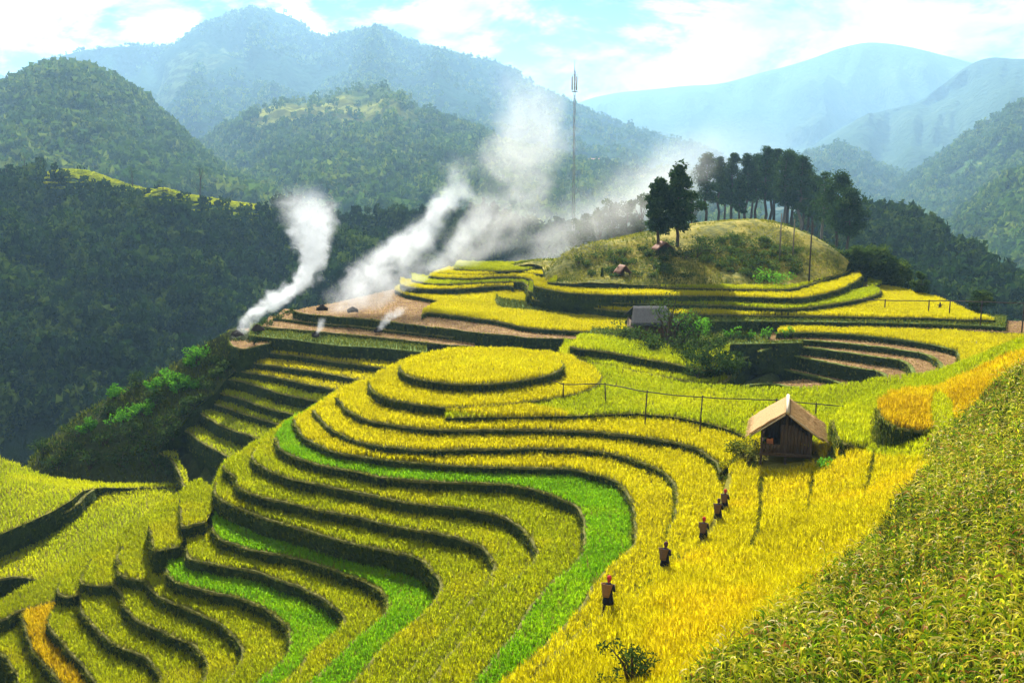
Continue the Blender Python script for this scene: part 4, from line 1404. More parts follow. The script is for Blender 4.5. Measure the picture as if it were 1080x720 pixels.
P = scatter_hill(h_nf, 11000, view_keep(160, 520, -30, 640, clear_nf))
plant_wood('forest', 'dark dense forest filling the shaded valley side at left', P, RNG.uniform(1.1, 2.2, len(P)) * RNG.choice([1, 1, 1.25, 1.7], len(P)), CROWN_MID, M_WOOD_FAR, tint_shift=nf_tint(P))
P = scatter_hill(h_lg, 6500, view_keep(60, 230))
plant_wood('forest', 'green forest covering the rounded hill at upper left', P, RNG.uniform(3.6, 7.0, len(P)), CROWN_FAR, M_WOOD_MID)
P = scatter_hill(h_mt, 9000, view_keep(85, 260, thin=lambda q, P: (q[:, 1] > np.interp(q[:, 0], [200, 290, 400, 480, 600], [120, 128, 124, 142, 160]) + 16 * fbm(P[:, 0] / 90, P[:, 1] / 90, 4, 3)) | (RNG.uniform(0, 1, len(q)) < .10)))
plant_wood('forest', 'hazy woods between yellow fields on the middle hill', P, RNG.uniform(3.2, 6.5, len(P)), CROWN_FAR, M_WOOD_MID)
P = np.concatenate([scatter_hill(h_lm, 900, crest_only=True), scatter_hill(h_lm, 9000, view_keep(0, 210, thin=lambda q, P: fbm(P[:, 0] / 260, P[:, 1] / 260, 14, 3) > -0.35))])
plant_wood('forest', 'blue hazy forest on the long mountain behind the valley', P, RNG.uniform(4, 8, len(P)), CROWN_FAR, M_WOOD_MID)
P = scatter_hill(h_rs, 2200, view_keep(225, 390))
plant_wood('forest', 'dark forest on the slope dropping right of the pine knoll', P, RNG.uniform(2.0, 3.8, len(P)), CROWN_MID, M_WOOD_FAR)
P = scatter_hill(h_rd, 2600, view_keep(120, 360))
plant_wood('forest', 'shaded forest at the right edge across the gorge', P, RNG.uniform(3.4, 6.5, len(P)), CROWN_FAR, M_WOOD_MID)
P = scatter_hill(h_rg, 6000, view_keep(80, 310, thin=lambda q, P: fbm(P[:, 0] / 150, P[:, 1] / 150, 24, 3) > -0.05))
plant_wood('forest', 'hazy green woods on the tall slope at upper right', P, RNG.uniform(4.0, 8.0, len(P)), CROWN_FAR, M_WOOD_MID)
P = scatter_hill(h_dk, 2200, view_keep(150, 265))
plant_wood('forest', 'blue forest on the small pointed hill behind the pines', P, RNG.uniform(4.5, 9, len(P)), CROWN_FAR, M_WOOD_MID)

# the sunlit clearing along the top of the dark wood, and terraced gardens on it
def strip_nf(q, P):
    c = np.interp(q[:, 0], [45, 80, 110, 150, 200, 290], [181, 184, 191, 200, 208, 221])
    return (q[:, 0] > 48) & (q[:, 0] < 288) & (q[:, 1] > c - 9) & ((q[:, 1] < c + 4) | ((q[:, 1] < c + 20) & (np.sin(q[:, 1] * 1.1 + q[:, 0] * .04) > .55)))


CROWN_LOW = [(v * np.array([1, 1, .22]), t) for v, t in CROWN_FAR]
P = scatter_hill(h_nf, 60000, view_keep(150, 260, thin=strip_nf))
plant_wood('grass', 'sunlit yellow green clearing strip above the dark wood at left', P, RNG.uniform(.8, 1.5, len(P)), CROWN_LOW, M_YG)

# ------------------------------------------------------------------ single trees and shrubs
def tube(pts, radii, sides=7):
    """a tapering limb through pts"""
    pts = np.asarray(pts, float)
    V, Q = [], []
    for i, (p, r) in enumerate(zip(pts, radii)):
        d = pts[min(i + 1, len(pts) - 1)] - pts[max(i - 1, 0)]
        d = d / (np.linalg.norm(d) + 1e-9)
        a = np.cross(d, [0.3, 0.9, 0.1] if abs(d[2]) > .8 else [0, 0, 1])
        a /= np.linalg.norm(a)
        b = np.cross(d, a)
        for k in range(sides):
            t = 2 * math.pi * k / sides
            V.append(p + (a * math.cos(t) + b * math.sin(t)) * r)
    for i in range(len(pts) - 1):
        for k in range(sides):
            Q.append([i * sides + k, i * sides + (k + 1) % sides, (i + 1) * sides + (k + 1) % sides, (i + 1) * sides + k])
    return np.array(V), np.array(Q)


class Mb:
    """mesh from tubes, boxes and lathes"""
    def __init__(self):
        self.V, self.Q, self.T, self.n = [], [], [], 0

    def add(self, V, Q=None, T=None):
        self.V.append(np.asarray(V, float))
        if Q is not None and len(Q):
            self.Q.append(np.asarray(Q) + self.n)
        if T is not None and len(T):
            self.T.append(np.asarray(T) + self.n)
        self.n += len(V)
        return self

    def tube(self, pts, radii, sides=7, cap=True):
        V, Q = tube(pts, radii, sides)
        n = self.n
        self.add(V, Q)
        if cap:
            pts = np.asarray(pts, float)
            c0, c1 = len(V), len(V) + 1
            m = self.n
            self.add(pts[[0, -1]])
            e = n + (len(pts) - 1) * sides
            self.T.append(np.array([[n + (k + 1) % sides, n + k, m] for k in range(sides)] + [[e + k, e + (k + 1) % sides, m + 1] for k in range(sides)]))
        return self

    def box(self, c, s, R=None):
        c, s = np.asarray(c, float), np.asarray(s, float) / 2
        V = np.array([(x, y, z) for z in (-1, 1) for y in (-1, 1) for x in (-1, 1)], float) * s
        if R is not None:
            V = V @ np.asarray(R).T
        self.add(V + c, [(0, 2, 3, 1), (4, 5, 7, 6), (0, 1, 5, 4), (1, 3, 7, 5), (3, 2, 6, 7), (2, 0, 4, 6)])
        return self

    def lathe(self, prof, c=(0, 0, 0), sides=14, sx=1.0, sy=1.0):
        V, Q = [], []
        for r, z in prof:
            for k in range(sides):
                t = 2 * math.pi * k / sides
                V.append((c[0] + math.cos(t) * r * sx, c[1] + math.sin(t) * r * sy, c[2] + z))
        for i in range(len(prof) - 1):
            for k in range(sides):
                Q.append([i * sides + k, i * sides + (k + 1) % sides, (i + 1) * sides + (k + 1) % sides, (i + 1) * sides + k])
        return self.add(V, Q)

    def build(self, name, mat, parent=None, smooth=False, loc=None):
        f = ([np.concatenate(self.Q)] if self.Q else []) + ([np.concatenate(self.T)] if self.T else [])
        o = link(name, fast_mesh(name, np.concatenate(self.V), f, smooth=smooth), mat, parent)
        if loc is not None:
            o.location = loc
        return o


def empty(name, loc, rz=0.0):
    o = bpy.data.objects.new(name, None)
    o.empty_display_size = 0.3
    COL.objects.link(o)
    o.location = [float(v) for v in loc]
    o.rotation_euler = (0, 0, rz)
    return o


M_BARK = plain_mat('bark', (.11, .075, .045), (.045, .032, .022), 6, .95, .05, (1, 1, .25), bump=.5)
M_BARKL = plain_mat('pale bark', (.24, .20, .15), (.12, .095, .07), 6, .95, .05, (1, 1, .25), bump=.5)


def leaf_cluster(bag, c, r, n, size, rng, tint=.5, flat=.75, var=.18):
    d = rng.normal(0, 1, (n, 3))
    d /= np.linalg.norm(d, axis=1)[:, None]
    p = c + d * (rng.uniform(.25, 1.0, (n, 1)) ** .6) * r * np.array([1, 1, flat])
    nr = d * .5 + rng.normal(0, .7, (n, 3))
    nr /= np.linalg.norm(nr, axis=1)[:, None]
    a = np.cross(nr, rng.normal(0, 1, (n, 3)))
    a /= np.linalg.norm(a, axis=1)[:, None] + 1e-9
    b = np.cross(nr, a)
    s = size * rng.uniform(.6, 1.4, (n, 1))
    V = np.stack([p + a * s, p + b * s * .38, p - a * s, p - b * s * .38], 1).reshape(-1, 3)
    Q = np.arange(n)[:, None] * 4 + np.array([[0, 1, 2, 3]])
    t = np.repeat(np.clip(tint + rng.normal(0, .12) + rng.normal(0, var, n), 0, 1), 4)
    bag.add(V, Q, None, t)


def tree(name, label, base, height, cr, seed, kind='pine', lo=.38, mat=None, bark=None, group=None, cat='tree', lean=(0, 0), dens=1.0, ls=.13):
    r = np.random.default_rng(seed)
    root = empty(name, base)
    tag(root, label, cat, group)
    mb, bag = Mb(), Bag()
    H = height
    pts = [np.array([lean[0] * t * t * H + r.normal(0, .012) * H * (t > 0), lean[1] * t * t * H + r.normal(0, .012) * H * (t > 0), t * H * .96 - .3 * (t == 0)]) for t in np.linspace(0, 1, 7)]
    tr = H * .016 + .03
    mb.tube(pts, [tr * (1.25 - 1.1 * t) for t in np.linspace(0, 1, 7)])

    def on(t):
        i = min(int(t * 6), 5)
        f = t * 6 - i
        return pts[i] * (1 - f) + pts[i + 1] * f
    if kind == 'pine':
        nb = int(26 * dens)
        for k in range(nb):
            t = lo + (1 - lo) * (k + r.uniform(0, 1)) / nb
            prof = math.sin(math.pi * min(1, ((t - lo) / (1 - lo)) * .78 + .22)) ** .7
            L = cr * prof * r.uniform(.55, 1.1)
            az = k * 2.4 + r.normal(0, .5)
            e = on(min(t, .99)) + np.array([math.cos(az) * L, math.sin(az) * L, r.uniform(.02, .28) * L])
            s = on(min(t, .99))
            mb.tube([s, (s + e) / 2 + np.array([0, 0, -.05 * L]), e], [tr * .35, tr * .22, .012], 5, cap=False)
            for q in range(3):
                f = (.55, .8, 1.0)[q]
                c = s + (e - s) * f + r.normal(0, .16, 3) * cr * .5
                leaf_cluster(bag, c, cr * r.uniform(.36, .58), int(85 * dens), .24, r, tint=r.uniform(.2, .6), flat=.66)
        leaf_cluster(bag, on(.985) + np.array([0, 0, .1]), cr * .34, 60, .22, r, .5)
    else:
        nb = int(13 * dens)
        for k in range(nb):
            t = lo + (.95 - lo) * r.uniform(0, 1)
            az = k * 2.4 + r.normal(0, .4)
            prof = math.sqrt(max(.1, 1 - ((t - (lo + 1) / 2) / ((1 - lo) / 2 + .12)) ** 2))
            L = cr * prof * r.uniform(.5, 1.0)
            s = on(max(.05, t - .22))
            e = on(t) + np.array([math.cos(az) * L, math.sin(az) * L, r.uniform(-.05, .15) * H])
            mb.tube([s, (s + e) / 2 + np.array([0, 0, .04 * H]), e], [tr * .45, tr * .28, .012], 5, cap=False)
            leaf_cluster(bag, e, cr * r.uniform(.34, .52), int(95 * dens), ls, r, tint=r.uniform(.3, .7), flat=.8)
        leaf_cluster(bag, on(.9), cr * .5, int(130 * dens), ls, r, .55)
    mb.build('trunk', bark or M_BARK, root, smooth=True)
    bag.build('crown', mat or M_PINE, root)
    return root


def shrub(name, label, base, h, w, seed, mat=None, group=None, cat='shrub', n=420, size=.11, tint=.5):
    """several stems spreading from the ground into a loose leafy mound"""
    r = np.random.default_rng(seed)
    root = empty(name, base)
    tag(root, label, cat, group)
    mb, bag = Mb(), Bag()
    ns = 7
    for k in range(ns):
        az = k * 2.4 + r.normal(0, .3)
        L = w * r.uniform(.25, .95)
        e = np.array([math.cos(az) * L, math.sin(az) * L, h * r.uniform(.45, 1.0) * (1 - .25 * L / w)])
        mb.tube([np.array([math.cos(az) * .05, math.sin(az) * .05, -.15]), e * np.array([.4, .4, .6]), e], [.035 * h, .02 * h, .008], 5, cap=False)
        for q in range(2):
            c = e * (1 - .35 * q) + r.normal(0, .1, 3) * w
            c[2] = max(c[2], .15 * h)
            leaf_cluster(bag, c, w * r.uniform(.30, .5), n // (2 * ns), size, r, tint=tint + r.normal(0, .1), flat=.8)
    mb.build('stem', M_BARK, root)
    bag.build('foliage', mat or M_BUSH, root)
    return root


def on_knoll(px, py):
    return surf_at(px, py, kn)


# two broad trees left of the grove
b = on_knoll(694, 264)
tree('tree', 'left one of the two dark trees standing apart in front of the smoke', b, 8.6, 1.45, 41, 'pine', .26, group='pair of trees left of the grove')
b = on_knoll(714, 262)
tree('tree', 'taller right one of the two dark trees left of the pine grove', b, 9.9, 1.75, 42, 'pine', .26, group='pair of trees left of the grove')
rs0 = np.random.default_rng(12)
PINES = [  # px of trunk, py of its foot, py of the top, crown radius, label
    (744, 236, 166, 1.9, 'pale misty pine at the left end of the grove'),
    (757, 235, 170, 1.7, 'misty pine second from the left end of the grove'),
    (771, 234, 163, 2.0, 'pine with a misty crown between the pale pines and the dark ones'),
    (786, 237, 158, 2.1, None), (797, 234, 155, 2.2, 'tallest pine of the grove, pointed top above its middle'),
    (806, 240, 163, 2.0, None), (816, 237, 163, 2.1, None), (826, 246, 161, 2.2, None), (834, 240, 163, 2.0, None), (842, 250, 168, 2.1, None),
    (851, 246, 176, 1.9, None),
    (866, 260, 173, 1.35, 'slender see-through pine with a bare trunk, second from the right of the grove'),
    (881, 266, 189, 2.0, 'broad pine on the right shoulder of the knoll'),
    (893, 270, 196, 1.9, 'rightmost pine of the grove, leaning over the slope'),
    (779, 241, 186, 1.3, 'low young pine filling the gap under the taller pines'),
    (764, 233, 172, 1.7, None), (792, 231, 164, 1.8, None), (811, 234, 165, 1.9, None), (830, 237, 167, 1.9, None), (846, 243, 178, 1.9, None), (857, 250, 186, 1.8, None),
]
for i, (px, py, top, cr, lab) in enumerate(PINES):
    b = on_knoll(px, py)
    top += float(rs0.uniform(-6, 12))
    cr *= float(rs0.uniform(.72, 1.15))
    h = (b[1] * (py - top) / FPX) * 1.03
    tree('pine_tree', lab or 'dark tall pine standing in the dense middle of the grove', b, h, cr * 1.4, 60 + i, 'pine', .33 if i != 11 else .3, bark=M_BARKL if i in (7, 9, 11) else M_BARK,
         group='pines of the grove on the knoll', lean=(.03, 0) if i == 13 else (0, 0), dens=.62 if i == 11 else 1.0)
# misty trees behind the smoke
for i, (px, d, h, lab) in enumerate([(612, 150, 6.0, 'faint small tree in the smoke at the foot of the mast'), (633, 152, 7.0, 'faint tree in the smoke right of the mast'), (648, 154, 8.2, 'faint tall tree in the smoke midway from mast to dark pair'),
                                     (661, 152, 7.5, 'faint tree in the smoke just left of the dark pair'), (676, 150, 8.0, 'faint tree in the smoke behind the dark pair'), (729, 156, 7.6, 'faint tree in mist between the dark pair and the grove')]):
    p = at_d(px, 250, d)
    z = float(kn['surf'](p[None, :2])[0])
    tree('tree', lab, (p[0], p[1], z), h, 1.9, 90 + i, 'broad', .2, dens=1.3, ls=.22, group='misty trees behind the smoke', mat=M_PINE)
for i, (px, py) in enumerate([(748, 238), (762, 237), (776, 238), (790, 239), (803, 241), (815, 243), (828, 247), (840, 252), (851, 256), (864, 264), (874, 268)]):
    shrub('shrub', 'shadowed undergrowth shrub between the pine trunks of the grove', on_knoll(px, py + 2), 1.5, 1.5, 400 + i, group='shrubs under the grove', n=240, size=.18, tint=.35)
# trees and bushes on the right edge of the knoll
C_TOP = [s for s in SLABS if s['cx'] == 'C'][3]['z']
for i, (px, py, h, cr, lab) in enumerate([(900, 292, 3.6, 1.7, 'sunlit round bush tree beside the right edge of the knoll'), (912, 297, 4.2, 2.0, 'dark bush tree second in the clump right of the knoll'), (925, 299, 4.0, 2.1, 'dark broad bush tree in the middle of the clump right of the knoll'),
                                          (938, 303, 3.4, 1.8, 'dark bush tree fourth in the clump right of the knoll'), (947, 306, 2.6, 1.4, 'small bush tree ending the clump right of the knoll')]):
    p = at_d(px, py, 132 - i)
    tree('tree', lab, p, h, cr * 1.1, 120 + i, 'broad', .05, dens=1.7, ls=.2, mat=M_BUSH, group='clump of trees right of the knoll')
p = at_z(971, 311, C_TOP)
tree('tree', 'small single tree with a sunlit top on the edge of the yellow field', p, 2.5, 1.0, 131, 'broad', .12, dens=1.3, ls=.15, mat=M_BUSH)
p = at_d(1033, 336, 118)
tree('tree', 'small dark conical tree just beyond the rail at the right edge', p, 3.4, 1.25, 132, 'broad', .1, dens=1.3, ls=.16, mat=M_BUSH)
p = at_d(1052, 340, 122)
shrub('shrub', 'low pale bush beside the small conical tree at right', p, 1.1, .9, 133)

# shrubs on the open slope of the knoll
KN_SHRUBS = []
rs = np.random.default_rng(77)
for px, py, w, h in [(735, 270, 2.0, 1.6), (722, 275, 1.7, 1.5), (745, 262, 1.6, 1.3), (756, 268, 1.5, 1.2), (690, 282, 1.1, 1.2), (696, 285, .9, .9), (663, 258, .9, 1.0), (672, 252, .8, 1.0), (643, 272, .9, .9), (652, 276, .8, .9), (617, 272, 1.0, 1.3), (610, 278, .9, 1.2), (625, 262, .8, 1.0),
                     (634, 258, .7, .9), (790, 262, 1.3, 1.0), (775, 255, 1.2, .9), (800, 272, 1.3, 1.0), (785, 279, 1.4, 1.0), (770, 280, 1.2, .9), (812, 282, 1.3, .9), (797, 286, 1.1, .8), (760, 283, 1.1, .9), (820, 268, 1.2, 1.0), (806, 258, 1.1, .9), (752, 249, 1.0, .8), (740, 246, .9, .8), (832, 276, 1.2, .9), (776, 268, 1.1, .9)] + [(float(rs.uniform(610, 850)), float(rs.uniform(252, 296)), float(rs.uniform(.5, 1.1)), float(rs.uniform(.5, .9))) for _ in range(85)]:
    b = on_knoll(px, py)
    if b[1] > 170 or py < np.interp(px, [600, 680, 740, 800, 850], [270, 252, 245, 243, 258]):
        continue
    KN_SHRUBS.append((b, w * 1.15, h))
for i, (b, w, h) in enumerate(KN_SHRUBS):
    if i < 3:
        lab = ('wide dark shrub right below the two dark trees', 'dark shrub in front of the wide one below the two trees', 'dark shrub behind the wide one, toward the grove')[i]
        g = 'dark shrubs below the two trees'
    else:
        lab, g = 'low green shrub scattered on the open yellow slope of the knoll', 'low shrubs scattered over the knoll'
    shrub('shrub', lab, b, h, w, 140 + i, group=g, n=300 if w > 1.3 else 180, size=.14, tint=.38 if i < 6 else .62, mat=M_BUSH)
b = on_knoll(812, 297)
shrub('shrub', 'bright lime green patch of leaves at the foot of the knoll', b, .9, 2.0, 170, mat=M_BAMBOO, n=500, size=.15, tint=.8)

# planting round the grey shed
HZ = [s for s in SLABS if s['cx'] == 'H'][2]['z']
SHED = at_z(692, 362, HZ)
GZ = [s for s in SLABS if s['cx'] == 'C'][0]['z']
for i, (px, py, h, w, mt, lab) in enumerate([
        (652, 362, 1.3, .9, M_BUSH, 'yellowish round bush left of the grey shed'), (664, 363, 1.1, .8, M_BUSH, 'pale thin bush just left of the shed front'), (676, 368, 1.4, 1.2, M_BUSH, 'dark bush in front of the left half of the shed'),
        (705, 366, 3.6, 1.6, M_BUSH, 'tall leafy bush overgrowing the right half of the shed roof'), (720, 363, 2.9, 1.5, M_BUSH, 'dark bush at the right wall of the shed'), (734, 362, 2.4, 1.1, M_BAMBOO, 'bright green bush right of the shed'),
        (700, 375, 1.5, 1.5, M_BUSH, 'dark bush on the bank below the shed door'), (722, 377, 1.4, 1.3, M_BUSH, 'dark bush on the bank right of the shed'), (742, 375, 1.3, 1.2, M_BUSH, 'dark bush at the right end of the shed bank'), (756, 372, 1.0, .9, M_BUSH, 'small dark bush below the row of seedlings'),
        (686, 375, 1.1, 1.1, M_BUSH, 'dark bush on the bank below the left of the shed')]):
    p = at_z(px, py, HZ)
    shrub('bush', lab, p, h * 1.4, w * 1.6, 180 + i, mat=mt, cat='bush', group='bushes around the grey shed', n=620, size=.13, tint=.7 if i in (0, 1, 5) else .4)
for i, px in enumerate([764, 770, 779, 792, 805, 811, 822, 829, 833]):
    p = at_z(px, 356.5 + (i % 2), GZ)
    shrub('young_plant', 'pale green young plant in the row on the grassy ledge right of the shed', p, 1.0 + .15 * (i % 3), .42, 200 + i, mat=M_BAMBOO, cat='plant', group='row of young plants on the ledge', n=110, size=.12, tint=.75)
HZ2 = [s for s in SLABS if s['cx'] == 'H']
for i, (px, py, h, w, k) in enumerate([(744, 399, 1.1, 1.3, 0), (757, 397, 1.3, 1.3, 0), (768, 394, 1.2, 1.1, 0), (748, 386, 1.4, 1.3, 1), (760, 383, 1.3, 1.2, 1), (735, 384, 1.2, 1.2, 1), (725, 381, 1.1, 1.1, 1), (738, 401, 1.9, 1.4, 0), (752, 400, 2.1, 1.5, 0), (765, 397, 1.9, 1.3, 0), (774, 390, 1.6, 1.2, 0)]):
    shrub('bush', 'dark bush in the shaded corner between the low strips and the stubble basin', at_z(px, py, HZ2[k]['z']), h, w, 420 + i, cat='bush', group='bushes in the shaded corner by the stubble basin', n=420, size=.13, tint=.35)
CZ0 = [s for s in SLABS if s['cx'] == 'C'][0]['z']
for i, px in enumerate([732, 742, 752, 763, 775, 786]):
    shrub('bush', 'dark bush overhanging the bank below the row of young plants', at_z(px, np.interp(px, [728, 740, 755, 790], [373, 368, 365, 363]), CZ0 - .5), 1.0, 1.0, 460 + i, cat='bush', group='bushes overhanging the bank', n=340, size=.12, tint=.4)
for i, (px, py, d) in enumerate([(272, 352, 108.5), (282, 343, 109.5), (292, 337, 110.5), (304, 331, 111.5), (268, 362, 107.5)]):
    shrub('bush', 'small dark bush at the left end of the stubble terraces by the smoke', at_d(px, py, d), .6, .8, 440 + i, cat='bush', group='bushes at the left ends of the stubble terraces', n=220, size=.11, tint=.4)
# bright hedge tuft behind the round hill
p = at_d(492, 359, 108.5)
shrub('bush', 'long bright green bush showing behind the round hill top', p, .9, 1.9, 215, mat=M_BAMBOO, cat='bush', n=520, size=.12, tint=.45)
p = at_d(505, 360, 108)
shrub('bush', 'second bright green bush behind the round hill, nearer its middle', p, .8, 1.6, 216, mat=M_BAMBOO, cat='bush', n=420, size=.12, tint=.4)

# gully: bamboo clumps and dark bushes
GU = [(208, 384, 2.2, 1.3, 1), (199, 388, 1.6, 1.0, 1), (181, 408, 2.0, 1.3, 1), (189, 414, 1.7, 1.2, 1), (165, 412, 1.5, 1.1, 1), (202, 412, 1.4, 1.0, 1), (150, 438, 1.5, 1.4, 1), (130, 445, 1.5, 1.5, 1), (120, 420, 1.3, 1.2, 1), (95, 455, 1.3, 1.1, 1), (165, 428, 1.6, 1.5, 0), (140, 462, 1.8, 1.6, 0), (175, 452, 1.7, 1.4, 0), (110, 470, 1.8, 1.7, 0), (150, 480, 2.0, 1.7, 0), (128, 492, 2.0, 1.8, 0),
      (165, 497, 1.9, 1.6, 0), (95, 494, 2.0, 1.9, 0), (75, 480, 1.8, 1.8, 0), (60, 495, 1.9, 1.7, 0), (230, 400, 1.2, 1.1, 0), (218, 412, 1.2, 1.1, 0), (205, 428, 1.3, 1.1, 0), (192, 440, 1.5, 1.1, 0), (250, 385, 1.0, .9, 0), (238, 392, 1.2, .9, 0), (225, 386, 1.2, 1.0, 0), (145, 408, 1.3, 1.2, 0), (112, 440, 1.4, 1.4, 0), (80, 462, 1.5, 1.5, 0), (170, 470, 1.6, 1.3, 0), (182, 462, 1.5, 1.2, 0), (45, 480, 1.8, 1.6, 0), (265, 376, 1.0, .8, 0), (182, 500, 1.5, 1.2, 0)]
for i, (px, py, h, w, br) in enumerate(GU):
    b = surf_at(px, py, gul)
    if br:
        lab = 'bright green leafy clump catching the sun in the dark gully'
        if i == 0:
            lab = 'tallest bright green clump in the gully, just below the stubble lobe'
        shrub('bamboo_clump' if i < 6 else 'bush', lab, b, h, w, 230 + i, mat=M_BAMBOO, cat='bush', group='bright clumps in the gully', n=420, size=.16, tint=.5)
    else:
        shrub('bush', 'dark bush in the shaded gully beside the narrow strips', b, h, w, 230 + i, cat='bush', group='dark bushes in the gully', n=380, size=.15, tint=.35)

# shrub in the foreground rice
b = surf_at(667, 726, spur)
shrub('shrub', 'dark leafy shrub standing in the golden rice at the bottom edge', b, 2.0, .85, 300, n=620, size=.075, tint=.42)
b = surf_at(640, 728, spur)
shrub('shrub', 'small straggly weed left of the dark shrub at the bottom edge', b, .7, .42, 301, n=160, size=.06)
b = surf_at(792, 492, spur)
shrub('bush', 'rounded olive bush beside the left corner of the open hut', surf_at(787, 488, spur), 1.3, 1.35, 302, mat=M_GRASS, cat='bush', n=1500, size=.10, tint=.6)
shrub('bush', 'small bright green bush at the right foot of the open hut', surf_at(868, 497, spur), .8, .55, 303, mat=M_BAMBOO, cat='bush', n=260, size=.1, tint=.8)
# trees along the edge of the clearing in the dark wood
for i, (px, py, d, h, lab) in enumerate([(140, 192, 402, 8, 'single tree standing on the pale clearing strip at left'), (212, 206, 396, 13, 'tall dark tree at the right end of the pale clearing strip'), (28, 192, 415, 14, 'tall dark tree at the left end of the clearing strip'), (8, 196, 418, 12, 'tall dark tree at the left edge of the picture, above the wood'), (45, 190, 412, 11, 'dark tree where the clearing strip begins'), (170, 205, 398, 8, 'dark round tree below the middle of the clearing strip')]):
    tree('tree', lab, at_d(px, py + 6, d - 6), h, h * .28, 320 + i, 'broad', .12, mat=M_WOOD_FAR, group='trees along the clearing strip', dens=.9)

# ------------------------------------------------------------------ huts, rails, mast
M_THATCH = plain_mat('bamboo thatch', (.52, .31, .12), (.26, .15, .06), 5, .85, .1, (9, 1, 1), bump=.6)
M_CAP = plain_mat('pale ridge bamboo', (.62, .50, .33), (.42, .33, .20), 5, .7, .2, (1, 6, 1))
M_WOOD = plain_mat('weathered wood', (.13, .085, .05), (.06, .04, .025), 4, .9, .1, (8, 8, 1), bump=.5)
M_WOODP = plain_mat('bleached poles', (.30, .24, .17), (.18, .14, .10), 5, .85, .1, (2, 2, 8))
M_GREYROOF = plain_mat('grey sheet roof', (.085, .085, .085), (.04, .04, .04), 3, 1.0, .0, (6, 1, 1))
M_REDROOF = plain_mat('brown tile roof', (.26, .11, .06), (.15, .07, .04), 5, .85, .2)
M_STEEL = plain_mat('mast steel', (.34, .33, .32), (.26, .25, .24), 3, .5, .5, metal=.3)
M_WHITE = plain_mat('pale plaster', (.72, .68, .62), (.60, .56, .50), 2, .9, .2)
M_PINKROOF = plain_mat('faded red roof', (.55, .30, .24), (.42, .22, .18), 2, .85, .2)
M_POLE = plain_mat('dark pole', (.075, .055, .04), (.035, .028, .02), 5, .9, .1, (2, 2, 8))
M_POND = plain_mat('white pond stand-in', (.45, .45, .44), (.28, .28, .28), 3, .7, .2, bump=.4)
M_CLOTH = plain_mat('orange cloth', (.62, .22, .07), (.45, .14, .05), 5, .9, .1)


M_ROOFSTRAW = leaf_mat('roof straw', [(0.0, (.20, .11, .045)), (0.5, (.44, .28, .11)), (1.0, (.66, .50, .26))], 0.2, 0.2, 0.8)
M_ASH = plain_mat('charred straw', (.05, .035, .025), (.012, .010, .008), 6, .95, .05, bump=.6)


def rot2(a):
    return np.array([[math.cos(a), -math.sin(a), 0], [math.sin(a), math.cos(a), 0], [0, 0, 1]])


def sheet(a, b, c, d, th, nx=10, ny=6, wav=.0, sag=.0, seed=0):
    """a thick slightly uneven sheet between four corners"""
    a, b, c, d = (np.array(v, float) for v in (a, b, c, d))
    nrm = np.cross(b - a, d - a)
    nrm /= np.linalg.norm(nrm)
    r = np.random.default_rng(seed)
    V = []
    for side in (0, 1):
        for j in range(ny + 1):
            for i in range(nx + 1):
                u, v = i / nx, j / ny
                p = (a * (1 - u) + b * u) * (1 - v) + (d * (1 - u) + c * u) * v
                o = wav * math.sin(i * 2.1) * .5 - sag * math.sin(math.pi * v) + r.normal(0, wav * .35)
                if j == 0:
                    p = p + (a - d) / np.linalg.norm(a - d) * r.uniform(-.05, .06)
                V.append(p + nrm * (o - side * th))
    W = (nx + 1) * (ny + 1)
    Q = []
    for j in range(ny):
        for i in range(nx):
            k = j * (nx + 1) + i
            Q.append([k, k + 1, k + nx + 2, k + nx + 1])
            Q.append([W + k, W + k + nx + 1, W + k + nx + 2, W + k + 1])
    ring = [i for i in range(nx + 1)] + [j * (nx + 1) + nx for j in range(1, ny + 1)] + [ny * (nx + 1) + i for i in range(nx - 1, -1, -1)] + [j * (nx + 1) for j in range(ny - 1, 0, -1)]
    for k in range(len(ring)):
        p, q = ring[k], ring[(k + 1) % len(ring)]
        Q.append([p, W + p, W + q, q])
    return np.array(V), np.array(Q)


